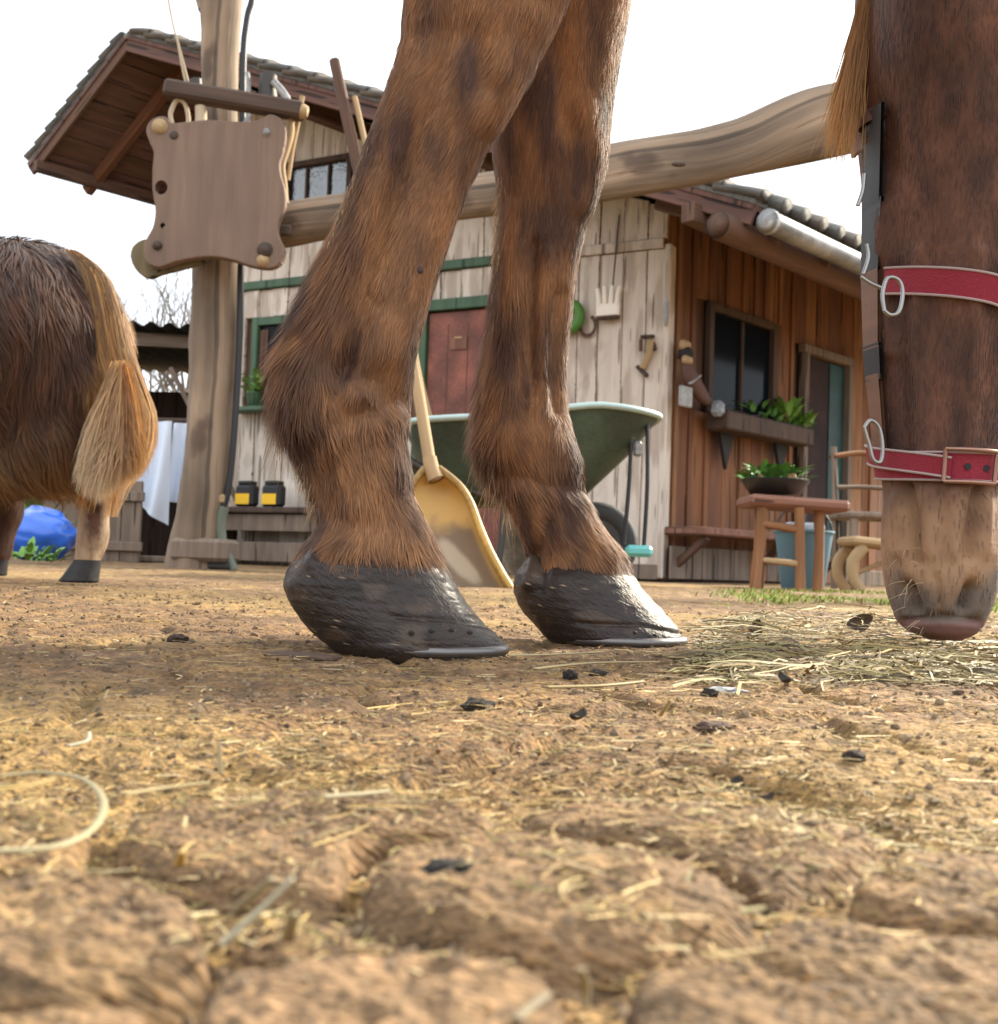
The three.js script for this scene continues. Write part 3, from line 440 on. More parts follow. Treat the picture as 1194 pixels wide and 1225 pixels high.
  mesh('window_frame', mergeGeometries([chamfer(.05, W2.y1 - W2.y0 + .1, .05).translate(W2.x0, (W2.y0 + W2.y1) / 2, 0), chamfer(.05, W2.y1 - W2.y0 + .1, .05).translate(W2.x1, (W2.y0 + W2.y1) / 2, 0), chamfer(W2.x1 - W2.x0 - .05, .05, .046).translate((W2.x0 + W2.x1) / 2, W2.y1 + .02, 0), chamfer(W2.x1 - W2.x0 - .05, .05, .046).translate((W2.x0 + W2.x1) / 2, W2.y0 - .02, 0)]), M.darkwood, w2);
  for (const f of [.3, .66]) mesh('glazing_bar', chamfer(.025, W2.y1 - W2.y0 - .03, .03).translate(lerp(W2.x0, W2.x1, f), (W2.y0 + W2.y1) / 2, -.012), M.darkwood, w2);
}
{ // side wall under the eaves
  const LW = 6.2, TOP = topY(0) + .0, wn = { x0: wl(850, 420).x, x1: wl(926, 450).x, y0: wl(850, 486).y, y1: wl(850, 368).y }, dr = { x0: wl(963, 500).x, x1: wl(1012, 500).x, y1: wl(966, 424).y };
  const core = place(mesh('side_wall', chamfer(LW, TOP, .08).translate(LW / 2, TOP / 2, -.10), M.brown, shed), FW);
  const holes = [[wn.x0 - .05, wn.x1 + .05, wn.y0 - .05, wn.y1 + .06], [dr.x0 - .07, dr.x1 + .07, 0, dr.y1 + .08]];
  let x = .04; const bm = [M.orange, M.orange2, M.orange3];
  while (x < LW - .1) { const w = rr(.15, .25), x1 = Math.min(LW, x + w), z = rr(-.042, -.034); let segs = [[.14, TOP]]; for (const h of holes) if (x < h[1] - .02 && x1 > h[0] + .02) segs = segs.flatMap(([p, q]) => { const o = []; if (h[2] > p + .05) o.push([p, h[2]]); if (h[3] < q - .05) o.push([h[3], q]); return o; }); const m = bm[Math.floor(rnd() * 3)]; for (const [p, q] of segs) { mesh('plank', chamfer(x1 - x - .006, q - p, .028, .005).translate((x + x1) / 2, (p + q) / 2, z), m, core); if (rnd() < .5) mesh('batten', chamfer(.05, q - p - .004, .02, .004).translate(x1 + .002, (p + q) / 2, z + .024), m, core); } x = x1; }
  mesh('skirting_board', chamfer(LW - .06, .14, .05).translate(LW / 2 + .03, .075, -.03), M.grey, core);
  const win = place(mesh('window', chamfer(wn.x1 - wn.x0, wn.y1 - wn.y0, .02).translate((wn.x0 + wn.x1) / 2, (wn.y0 + wn.y1) / 2, -.045), M.glass, shed), FW); win.userData.label = 'dark window in the brown side wall above the flower box';
  const cx = (wn.x0 + wn.x1) / 2, cy = (wn.y0 + wn.y1) / 2, h = wn.y1 - wn.y0, w = wn.x1 - wn.x0; mesh('window_frame', mergeGeometries([chamfer(.06, h + .1, .05).translate(wn.x0, cy, -.01), chamfer(.06, h + .1, .05).translate(wn.x1, cy, -.01), chamfer(w - .06, .06, .046).translate(cx, wn.y1 + .02, -.01), chamfer(w - .06, .06, .046).translate(cx, wn.y0 - .02, -.01), chamfer(.03, h - .04, .03).translate(cx, cy, -.02)]), M.darkwood, win);
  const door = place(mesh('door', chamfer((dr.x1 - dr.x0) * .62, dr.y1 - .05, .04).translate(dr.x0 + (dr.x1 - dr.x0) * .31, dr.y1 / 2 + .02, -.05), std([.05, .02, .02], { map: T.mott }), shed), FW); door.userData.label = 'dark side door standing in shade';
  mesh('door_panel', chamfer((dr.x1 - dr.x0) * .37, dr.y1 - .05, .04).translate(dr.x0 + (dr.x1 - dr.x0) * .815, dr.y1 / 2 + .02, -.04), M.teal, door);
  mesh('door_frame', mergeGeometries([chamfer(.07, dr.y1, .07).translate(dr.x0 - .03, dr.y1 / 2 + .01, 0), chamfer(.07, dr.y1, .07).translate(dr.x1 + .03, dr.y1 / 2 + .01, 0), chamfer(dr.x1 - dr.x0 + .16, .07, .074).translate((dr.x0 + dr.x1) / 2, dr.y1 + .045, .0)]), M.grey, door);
  shed.userData.win = wn; shed.userData.door = dr;
}
{ // the two walls that are turned away, and the roof
  const bl = gw(XL, 0, 0), D = 6.2, back = [bl.clone().addScaledVector(wx, D), K.clone().addScaledVector(wx, D)];
  const h = topY(XL) - .1; mesh('rear_wall', local(bar(bl.clone().addScaledVector(wx, .1).setY(h / 2), back[0].clone().setY(h / 2), .1, h, V(0, 1, 0)), K), M.brown, shed); mesh('rear_wall', local(bar(back[0].clone().setY(1.1), back[1].clone().setY(1.1), .1, 2.2, V(0, 1, 0)), K), M.brown, shed);
  const a = gw(A.x, A.y, OV), b = gw(B.x, B.y, OV), e = gw(E.x, E.y, OV), W = wx.clone().multiplyScalar(7.4);
  const slab = (p, q, t, lift) => { const n = q.clone().sub(p).cross(W).normalize(); if (n.y < 0) n.negate(); const c = [p, q, q.clone().add(W), p.clone().add(W)].map(v => v.clone().addScaledVector(n, lift)), d = c.map(v => v.clone().addScaledVector(n, t)), pos = [], uv = []; const quad = (A, B, C, D) => { const uvp = v => { const r = v.clone().sub(p); return [r.dot(q.clone().sub(p).normalize()), r.dot(wx)]; }; for (const v of [A, B, C, A, C, D]) { pos.push(v.x - K.x, v.y - K.y, v.z - K.z); uv.push(...uvp(v)); } }; quad(c[0], c[1], c[2], c[3]); quad(d[0], d[3], d[2], d[1]); for (let i = 0; i < 4; i++) quad(c[i], d[i], d[(i + 1) % 4], c[(i + 1) % 4]); const g = new THREE.BufferGeometry(); g.setAttribute('position', new THREE.Float32BufferAttribute(pos, 3)); g.setAttribute('uv', new THREE.Float32BufferAttribute(uv, 2)); g.computeVertexNormals(); return g; };
  const roof = mesh('roof', mergeGeometries([slab(a, b, .03, 0), slab(a, e, .03, 0)]), M.red, shed); roof.userData.label = 'overhanging roof with brown board soffit and grey tiles';
  mesh('tile_bed', mergeGeometries([slab(a, b, .03, .034), slab(a, e, .03, .034)]), M.tile, roof);
  const put = (g, m, n = 'roof_tile') => mesh(n, local(g, K), m, roof);
  const along = (p, q, cnt, fn) => { for (let i = 0; i < cnt; i++) fn(p.clone().lerp(q, i / cnt), p.clone().lerp(q, (i + 1) / cnt), i); };
  // soffit boards: seams as separate boards, on both slopes
  for (const [p, q, cnt] of [[a, b, 7], [a, e, 18]]) { const n = q.clone().sub(p).cross(W).normalize(); if (n.y < 0) n.negate(); along(p, q, cnt, (s, t) => { const d = t.clone().sub(s).normalize(), c = s.clone().add(t).multiplyScalar(.5).addScaledVector(n, -.012), L = s.distanceTo(t); const g = chamfer(L - .008, .018, 2.4, .003); g.applyMatrix4(new THREE.Matrix4().makeBasis(d, n, wx).setPosition(c.addScaledVector(wx, 1.22))); put(g, rnd() < .5 ? M.red : M.brown, 'soffit_board'); }); }
  // verge tiles, overlapping along both rakes, and ridge
  for (const [p, q, cnt] of [[b, a, 9], [e, a, 22]]) { const n = q.clone().sub(p).cross(W).normalize(); if (n.y < 0) n.negate(); along(p, q, cnt, (s, t, i) => { const d = t.clone().sub(s).normalize(), L = s.distanceTo(t), lift = .085; const s2 = s.clone().addScaledVector(n, lift + .018 + rr(-.004, .004)).addScaledVector(wx, .12), t2 = t.clone().addScaledVector(d, i === cnt - 1 ? -.02 : L * .22).addScaledVector(n, lift - .014).addScaledVector(wx, .12); const g = tube([s2, s2.clone().lerp(t2, .5).addScaledVector(n, .004), t2], .16, .15, { n: 10, seg: 3, flat: .28, up: n }); put(g, rnd() < .5 ? M.tile : M.tile2); }); }
  // eave tiles above the gutter
  const nE = e.clone().sub(a).cross(W).normalize(); if (nE.y < 0) nE.negate(); const dE = e.clone().sub(a).normalize();
  for (let i = 0; i < 24; i++) { const c = e.clone().addScaledVector(wx, .25 + i * .24).addScaledVector(nE, .09); put(tube([c.clone().addScaledVector(dE, .06), c.clone().addScaledVector(dE, -.16), c.clone().addScaledVector(dE, -.4)], .12, .12, { n: 8, seg: 3, flat: .5, up: nE }), rnd() < .5 ? M.tile : M.tile2); }
  // rafters and verge boards
  const down = (v, k) => v.clone().add(V(0, -k, 0)); const along2 = (p, q, off, dn, w, d, n, m = M.brown) => put(bar(down(p.clone().addScaledVector(wx, off), dn), down(q.clone().addScaledVector(wx, off), dn), w, d), m, n);
  along2(a, b, .55, .075, .07, .10, 'rafter', M.orange3); along2(a, b, .03, .03, .03, .10, 'verge_board', M.brown); along2(a, e, .03, .035, .035, .13, 'verge_board', M.red);
  for (const f of [.30, .62, .93]) { const s = a.clone().lerp(e, f); put(bar(down(s.clone().addScaledVector(wx, -.06), .14), down(s.clone().addScaledVector(wx, 1.2), .14), .10, .12), M.brown, 'purlin'); }
  { const s = b.clone().lerp(a, .1); put(bar(down(s.clone().addScaledVector(wx, -.02), .1), down(s.clone().addScaledVector(wx, 2.4), .1), .08, .1), M.brown, 'purlin'); }
  for (let i = 0; i < 9; i++) { const o = .35 + i * .68; const s = e.clone().addScaledVector(wx, o), t = s.clone().addScaledVector(dE, -.9); put(bar(down(s, .085), down(t, .085), .07, .11), M.brown, 'rafter'); }
  // eave beam and gutter
  const eb0 = down(e.clone().addScaledVector(dE, -.16), .17).addScaledVector(wx, -.12), eb1 = eb0.clone().addScaledVector(wx, 6.8); put(tube([eb0, eb0.clone().lerp(eb1, .5), eb1], .085, .085, { n: 12, seg: 8, wob: .1 }), M.brown, 'eave_beam');
  const g0 = down(e.clone().addScaledVector(dE, .10), .05).addScaledVector(wx, .02), g1 = g0.clone().addScaledVector(wx, 6.6); put(tube([g0, g0.clone().lerp(g1, .5), g1], .07, .07, { n: 14, seg: 6 }), M.zinc, 'gutter');
  const cp = tube([g0.clone().addScaledVector(wx, -.02), g0.clone().addScaledVector(wx, .012)], .078, .078, { n: 16, seg: 2 }); put(cp, M.white, 'gutter_cap');
}
// ---------------------------------------------------------------- things on and before the front wall
const onG = (o, p) => { o.position.copy(p); o.quaternion.setFromRotationMatrix(frame(gx, gz, V())); return o; };
const onW = (o, p) => { o.position.copy(p); o.quaternion.setFromRotationMatrix(frame(wx, wz, V())); return o; };
function foliage(n, rx, ry, rz, L, sd) { const pos = [], idx = [], nor = []; for (let i = 0; i < n; i++) { const a = rr(0, 6.28), r = Math.sqrt(rnd()), c = V(Math.cos(a) * r * rx, rr(0, 1) * ry, Math.sin(a) * r * rz), d = V(Math.cos(a) * .7 + rr(-.4, .4), rr(.1, .9), Math.sin(a) * .7 + rr(-.4, .4)).normalize(), s = d.clone().cross(V(rr(-.3, .3), 1, rr(-.3, .3))).normalize(), u = s.clone().cross(d).normalize(), l = L * rr(.6, 1.2), k = pos.length / 3; for (const [t, w, z] of [[0, .08, 0], [.35, .36, .05], [.7, .30, .02], [1, .02, -.14]]) for (const e of [-1, 1]) { const q = c.clone().addScaledVector(d, t * l).addScaledVector(s, e * w * l * .5).addScaledVector(u, z * l + (w > .2 ? .04 * l : 0)); pos.push(q.x, q.y, q.z); } for (let j = 0; j < 3; j++) { const o = k + j * 2; idx.push(o, o + 1, o + 2, o + 1, o + 3, o + 2); } } const g = new THREE.BufferGeometry(); g.setAttribute('position', new THREE.Float32BufferAttribute(pos, 3)); g.setIndex(idx); g.computeVertexNormals(); return g; }
{
  const [cx, x0, y0] = shed.userData.sill, o = group('potted_plant'); onG(o, gw(x0 + .11, y0 - .055, .11)); tag(o, 'small green potted plant on the green window sill', 'plant');
  mesh('pot', new THREE.LatheGeometry([[0, 0], [.055, 0], [.075, .11], [.082, .11], [.082, .125], [.07, .125]].map(p => new THREE.Vector2(...p)), 20), M.green, o); mesh('leaves', foliage(46, .09, .17, .08, .11), M.leaf2, o).position.y = .10;
}
{ const p = gl(729, 362, .02), o = group('work_glove'); onG(o, gw(p.x, p.y, .018)); tag(o, 'pale work glove with fingers up hung on the whitewashed wall', 'glove');
  mesh('palm', chamfer(.19, .10, .035, .015).translate(0, -.06, .022), M.glove, o); for (let i = 0; i < 4; i++) mesh('finger', tube([V(-.073 + i * .048, -.03, .022), V(-.08 + i * .052, .05, .026), V(-.092 + i * .06, .125 - .012 * Math.abs(i - 1.5), .02)], .022, .017, { n: 8, seg: 6 }), M.glove, o); mesh('shadow_cuff', chamfer(.185, .03, .04, .008).translate(.0, -.118, .022), M.darkwood, o); mesh('hanging_cord', tube([V(.03, .10, .02), V(.04, .35, .006), V(.06, .66, .004)], .006, .006, { n: 5 }), M.iron, o); }  // dark strip at the bottom paints the shadow line below the palm
{ const p = gl(704, 390), pts = []; for (let i = 0; i <= 12; i++) { const a = -2.4 - 3.0 * i / 12 + 5.1 + 1.4; } for (let i = 0; i <= 14; i++) { const a = Math.PI * (1.05 + 1.35 * i / 14) - .1; pts.push(V(Math.cos(a) * .062, Math.sin(a) * .075, .012)); } const o = mesh('horseshoe', tube(pts, .013, .013, { n: 8, seg: 28, flat: .5, up: V(0, 0, 1) }), M.rust); onG(o, gw(p.x, p.y, 0)); tag(o, 'rusty horseshoe nailed to the whitewashed wall', 'horseshoe'); }
{ const p = gl(775, 425), o = group('carved_figure'); onG(o, gw(p.x, p.y, 0)); tag(o, 'small carved wooden animal figure on the wall by the corner', 'carving');
  mesh('body', tube([V(.03, .1, .02), V(.015, .0, .025), V(-.03, -.1, .02)], .032, .024, { n: 8 }), M.pale, o); mesh('head', chamfer(.11, .026, .03, .008).translate(.0, .135, .02), M.darkwood, o); mesh('neck', bar(V(-.05, .12, .02), V(-.05, .03, .02), .024, .02), M.brown, o); mesh('foot', bar(V(-.075, -.08, .02), V(.01, -.16, .02), .028, .03), M.darkwood, o); mesh('leg', bar(V(.045, .09, .02), V(.06, .03, .02), .03, .03), M.darkwood, o); }
{ const p = gl(691, 380), o = mesh('wreath', new THREE.TorusGeometry(.1, .04, 10, 26), M.leaf); onG(o, gw(p.x - .06, p.y, .05)); tag(o, 'green wreath on the whitewashed wall beside the horseshoe', 'wreath'); }
{ const p = gl(792, 375), o = group('thermometer'); onG(o, gw(.02, p.y, .02)); tag(o, 'slim white thermometer on the corner of the shed', 'thermometer'); mesh('case', tube([V(0, -.1, 0), V(0, 0, .004), V(0, .1, 0)], t => .018 * Math.sin(Math.PI * (t * .86 + .07)) + .006, 0, { n: 10, seg: 12 }), M.white, o); }
{ // shelf bench along the front wall, left
  const a = gl(262, 606, .35), b = gl(384, 610, .35), o = group('wall_bench', gw((a.x + b.x) / 2, 0, .2)); o.quaternion.setFromRotationMatrix(frame(gx, gz, V())); tag(o, 'low dark plank bench against the whitewashed wall below the window', 'bench'); const w = b.x - a.x + .35, y = a.y;
  mesh('seat', chamfer(w, .05, .36, .008).translate(0, y - .025, 0), M.darkwood, o); for (const s of [-1, 1]) mesh('leg', chamfer(.08, y - .06, .3).translate(s * (w / 2 - .1), (y - .05) / 2, 0), M.darkwood, o); mesh('front_board', chamfer(w - .3, .14, .03).translate(0, y - .13, .12), M.grey, o); mesh('front_board', chamfer(w - .3, .16, .03).translate(0, .12, .13), M.grey, o);
  const yl = std([.86, .50, .03]), can = (px, lab) => { const q = gl(px, 602, .3), c = group('canister', gw(q.x, y + .002, .22)); c.quaternion.setFromRotationMatrix(frame(gx, gz, V())); tag(c, lab, 'canister', 'canisters on the plank bench'); mesh('body', chamfer(.195, .2, .13, .03).translate(0, .1, 0), M.black, c); mesh('cap', chamfer(.14, .03, .1, .012).translate(0, .212, 0), M.iron, c); mesh('paper_label', chamfer(.15, .09, .004, .001).translate(0, .07, .0665), yl, c); };
  can(288, 'black canister with yellow label beside the wooden post'); can(320, 'black canister with yellow label farther from the wooden post');
  const q = gl(366, 604, .3), c = group('bottle', gw(q.x, y + .002, .2)); tag(c, 'small orange and blue bottle on the plank bench', 'bottle'); mesh('body', new THREE.LatheGeometry([[0, 0], [.05, 0], [.055, .1], [.03, .16], [.02, .2], [0, .2]].map(v => new THREE.Vector2(...v)), 18), std([.7, .2, .06]), c); mesh('paper_label', new THREE.CylinderGeometry(.0575, .054, .05, 18, 1, true).translate(0, .045, 0), std([.2, .3, .7]), c);
}
// ---------------------------------------------------------------- along the side wall
{
  const wn = shed.userData.win, yb = wl(880, 505, .2).y, o = group('flower_box', ww((wn.x0 + wn.x1) / 2 + .08, yb, .14)); o.quaternion.setFromRotationMatrix(frame(wx, wz, V())); tag(o, 'dark flower box with leafy plants below the side window', 'flower box'); const w = wn.x1 - wn.x0 + .36;
  mesh('trough', chamfer(w, .14, .2, .012), M.darkwood, o); for (const s of [-.35, .35]) mesh('bracket', sheetGeo([[-.10, 0], [.10, 0], [0, -.28]], .03).rotateY(0).translate(s * w * .9, -.07, -.09), M.dark, o);
  mesh('soil', chamfer(w - .04, .01, .16).translate(0, .072, 0), M.dark, o); const l1 = mesh('leaves', foliage(60, .14, .16, .07, .15), M.leaf2, o); l1.position.set(w * .28, .07, 0); const l2 = mesh('leaves', foliage(30, .4, .1, .06, .1), M.leaf, o); l2.position.set(0, .07, 0); mesh('leaves', foliage(34, .12, .1, .07, .13), M.leaf2, o).position.set(w * .43, .05, .02); mesh('hanging_cloth', chamfer(.10, .12, .1, .03).translate(-w * .5 - .04, .08, .03), M.cloth, o);
}
{ const c = wl(826, 452, .12), o = group('carved_bird', ww(c.x, c.y, .1)); o.quaternion.setFromRotationMatrix(frame(wx, wz, V())); tag(o, 'carved wooden bird hanging on the brown wall beside the side window', 'carving');
  mesh('body', tube([V(-.03, .14, 0), V(-.02, .02, .02), V(.14, -.1, .02), V(.34, -.16, 0)], t => .03 + .055 * Math.sin(Math.PI * Math.min(1, t * 1.1)), 0, { n: 10, seg: 14, flat: .7 }), M.rust, o); mesh('head', new THREE.SphereGeometry(.06, 14, 10).translate(-.04, .17, 0), M.dark, o); mesh('crest', chamfer(.11, .07, .05, .02).translate(-.05, .235, 0), M.pale, o); mesh('cheek', chamfer(.10, .06, .05, .02).translate(-.07, .12, .035), M.pale, o); mesh('wing', bar(V(-.08, -.06, .07), V(.05, .02, .07), .03, .012), M.white, o); mesh('tail', chamfer(.15, .15, .03, .03).translate(-.10, -.155, .05), M.white, o); mesh('hook', tube([V(0, .16, -.1), V(0, .2, -.04), V(0, .17, .0)], .008, .008, { n: 6 }), M.iron, o); }
{ // bench along the side wall
  const dr = shed.userData.door, a = wl(790, 626, .3), y = a.y, x0 = .04, x1 = dr.x0 + .35, o = group('wall_bench', ww((x0 + x1) / 2, 0, .2)); o.quaternion.setFromRotationMatrix(frame(wx, wz, V())); tag(o, 'long red-brown plank bench against the brown side wall', 'bench'); const w = x1 - x0;
  mesh('seat', chamfer(w, .06, .36, .012).translate(0, y - .03, 0), M.bench, o); for (const s of [-.46, 0, .46]) { mesh('bracket', bar(V(s * w, y - .07, .13), V(s * w, .12, -.13), .05, .05), M.brown, o); } for (let i = 0; i < 9; i++) mesh('front_board', chamfer(w / 9 - .008, y - .16, .025).translate(-w / 2 + w * (i + .5) / 9, (y - .16) / 2 + .02, -.12), rnd() < .5 ? M.grey : M.orange2, o);
}
{ // milking stool used as a plant stand
  const s = G(938, 706), sc = 6.0 / 1350, o = group('wooden_stool', V(s.x, 0, s.z)); tag(o, 'rustic wooden stool with ladder legs beside the bench', 'stool'); const X = (px) => (px - 938) * sc, Y = py => (706 - py) * sc;
  mesh('seat', bar(V(X(890), Y(609), 0), V(X(998), Y(613), 0), .36, .055, V(0, 1, 0), .018), M.bench, o); for (const [px, z, b] of [[905, .13, 902], [943, .16, 945], [969, .1, 968], [915, -.12, 912], [982, -.13, 985]]) mesh('leg', tube([V(X(px), Y(616), z), V(X((px + b) / 2 + 1), Y(660), z), V(X(b), 0, z * 1.15)], .027, .024, { n: 9, wob: .3 }), M.orange2, o); mesh('rung', tube([V(X(905), Y(635), .135), V(X(945), Y(640), .16)], .02, .02, { n: 8, seg: 3 }), M.orange2, o); mesh('rung', tube([V(X(904), Y(674), .14), V(X(944), Y(677), .17)], .016, .016, { n: 8, seg: 3 }), M.pale, o);
  const p = group('planter', V(s.x + X(925), Y(607) + .028, s.z)); tag(p, 'dark planter with low plants on the rustic stool', 'planter'); mesh('bowl', new THREE.LatheGeometry([[0, 0], [.12, 0], [.17, .07], [.16, .075], [.14, .05]].map(v => new THREE.Vector2(...v)), 22), M.black, p); mesh('leaves', foliage(70, .14, .05, .12, .10), M.leaf, p).position.y = .05; mesh('flower', chamfer(.05, .09, .03, .012).rotateZ(.5).translate(.05, .1, .08), M.pale, p);
  const b = group('bucket', V(s.x + X(984), 0, s.z - .42)); tag(b, 'blue-grey bucket standing behind the rustic stool', 'bucket'); mesh('body', new THREE.LatheGeometry([[0, .005], [.11, .005], [.15, .3], [.158, .3], [.158, .312], [.145, .312]].map(v => new THREE.Vector2(...v)), 24), std([.10, .19, .24]), b); mesh('handle', new THREE.TorusGeometry(.15, .006, 6, 24, Math.PI).translate(0, .3, 0), M.iron, b); mesh('rag', chamfer(.2, .05, .12, .02).translate(.0, .33, 0), M.cloth, b);
}
{ // low pale bench and a chair by the door
  const s = G(1040, 707), sc = 5.8 / 1350, X = px => (px - 1040) * sc, Y = py => (707 - py) * sc, o = group('low_bench', V(s.x, 0, s.z)); tag(o, 'pale bent-wood bench with curved leg beside the horse head', 'bench'); mesh('seat', bar(V(X(1006), Y(640), 0), V(X(1130), Y(650), 0), .34, .05, V(0, 1, 0), .018), M.pale, o);
  for (const z of [-.14, .14]) { mesh('leg', tube([V(X(1022), Y(648), z), V(X(1007), Y(668), z), V(X(1008), Y(690), z), V(X(1020), 0, z)], .022, .02, { n: 8, seg: 14, flat: 1.6 }), M.pale, o); mesh('leg', tube([V(X(1112), Y(654), z), V(X(1122), Y(676), z), V(X(1116), 0, z)], .022, .02, { n: 8, seg: 10, flat: 1.6 }), M.pale, o); } mesh('stretcher', tube([V(X(1012), Y(690), 0), V(X(1060), Y(668), .02), V(X(1112), Y(672), 0)], .014, .012, { n: 7 }), M.pale, o);
  const c = group('wooden_chair', P(1046, 700, 6.9).setY(0)); tag(c, 'weathered wooden chair with curved backrest by the side door', 'chair'); for (const [x, z] of [[-.19, .18], [.19, .18]]) mesh('leg', bar(V(x, 0, z), V(x, .43, z), .045, .045), M.grey, c); for (const x of [-.19, .19]) mesh('leg', tube([V(x, 0, -.18), V(x, .43, -.18), V(x, .9, -.26)], .024, .02, { n: 8 }), M.grey, c); mesh('seat', chamfer(.46, .04, .44, .012).translate(0, .45, 0), M.grey, c); mesh('backrest', tube([V(-.2, .84, -.25), V(0, .87, -.29), V(.2, .84, -.25)], .05, .05, { n: 10, flat: .35 }), M.orange2, c); mesh('backrest', tube([V(-.19, .64, -.22), V(0, .65, -.25), V(.19, .64, -.22)], .04, .04, { n: 10, flat: .35 }), M.grey, c);
  clod('white stone lying at the foot of the shed corner', 777, 694, .16, .1, [.7, .68, .64], .02, 'stone', 'stone');
}
{ // woodwork hung by the post: shutters of the open shed, far left
  const D = 11, o = group('open_shed', P(150, 660, D).setY(0)); tag(o, 'low open shed with corrugated roof behind the pony', 'shed'); const c = o.position, px = (x, y, z = D) => P(x, y, z).sub(c);
  const r0 = px(-260, 372, D), r1 = px(330, 404, D); const w = r1.x - r0.x, g = new THREE.PlaneGeometry(w, 4.2, Math.round(w / .018), 4), q = g.attributes.position; for (let i = 0; i < q.count; i++) { const x = q.getX(i), y = q.getY(i); q.setXYZ(i, (r0.x + r1.x) / 2 + x, lerp(r0.y, r1.y, x / w + .5) + .025 * Math.sin(x / .11 * 6.283 / 1.6) + .02 + (y + 2.1) * .05, r0.z - (y + 2.1) + .25); } g.computeVertexNormals(); mesh('corrugated_roof', g, std([.12, .125, .12], { side: THREE.DoubleSide, map: T.mott }), o);
  mesh('fascia_board', bar(V(r0.x, r0.y - .09, r0.z), V(r1.x, r1.y - .09, r1.z), .04, .13), M.grey, o); const h = r0.y - .15; mesh('rear_wall', chamfer(w, h, .08).translate((r0.x + r1.x) / 2, h / 2, r0.z - 3.6), M.darkwood, o); for (const x of [r0.x + .3, px(70, 0).x, r1.x - .1]) mesh('post', chamfer(.16, h - .02, .16).translate(x, h / 2, r0.z - .1), M.darkwood, o); mesh('side_wall', chamfer(.08, h - .1, 3.2).translate(r1.x + .02, h / 2, r0.z - 1.9), M.darkwood, o); mesh('side_wall', chamfer(.08, h - .1, 3.2).translate(r0.x - .02, h / 2, r0.z - 1.9), M.darkwood, o);
  for (let i = 0; i < 10; i++) mesh('partition_board', chamfer(.2, 1.15, .03).translate(px(90, 0).x - i * .22, .58, r0.z - .35 + rr(-.01, .01)), M.grey, o);
}
function sheetHang(label, pts, d, parentName = 'hanging_sheet') { const a = pts.map(([x, y]) => P(x, y, d)), o = a[0].clone(), [tl, tr, br, bl] = a, S = 16, pos = [], idx = []; for (let i = 0; i <= S; i++) for (let j = 0; j <= S; j++) { const u = i / S, v = j / S, p = tl.clone().lerp(tr, u).lerp(bl.clone().lerp(br, u), v); p.z += .05 * Math.sin(u * 9 + v * 2) * (.4 + v); p.sub(o); pos.push(p.x, p.y, p.z); if (i < S && j < S) { const k = i * (S + 1) + j; idx.push(k, k + 1, k + S + 1, k + 1, k + S + 2, k + S + 1); } } const front = pos.length / 3; for (let i = 0; i < front; i++) pos.push(pos[i * 3], pos[i * 3 + 1], pos[i * 3 + 2] - .012); const t = idx.length; for (let i = 0; i < t; i += 3) idx.push(idx[i] + front, idx[i + 2] + front, idx[i + 1] + front); const g = new THREE.BufferGeometry(); g.setAttribute('position', new THREE.Float32BufferAttribute(pos, 3)); g.setIndex(idx); g.computeVertexNormals(); const m = mesh(parentName, g, std([.66, .72, .82], { roughness: .95, side: THREE.DoubleSide })); m.position.copy(o); return tag(m, label, 'sheet'); }
sheetHang('wide pale blue-white sheet hanging beside the pony tail', [[172, 504], [206, 504], [198, 628], [156, 598]], 9.2);
sheetHang('narrow pale sheet hanging close behind the wooden post', [[208, 506], [232, 506], [226, 602], [200, 600]], 9.3);
{ const r = group('drying_rack', P(190, 600, 9.35).setY(0)); tag(r, 'dark rail holding the pale hanging sheets', 'rack'); const c = r.position, q = (x, y) => P(x, y, 9.35).sub(c); mesh('rail', tube([q(120, 500), q(180, 502), q(245, 504)], .02, .02, { n: 7 }), M.darkwood, r); for (const x of [122, 243]) { const t = q(x, 498); mesh('leg', bar(t, V(t.x, 0, t.z), .05, .05), M.darkwood, r); } }
{ const a = P(204, 440, 10), b = P(226, 484, 10), d = b.clone().sub(a), f = a.clone().addScaledVector(d, a.y / -d.y), o = mesh('pole', local(tube([a, a.clone().lerp(f, .5), f], .022, .026, { n: 7, seg: 4 }), f), M.grey); o.position.copy(f); tag(o, 'thin grey pole leaning in the open shed', 'pole'); }
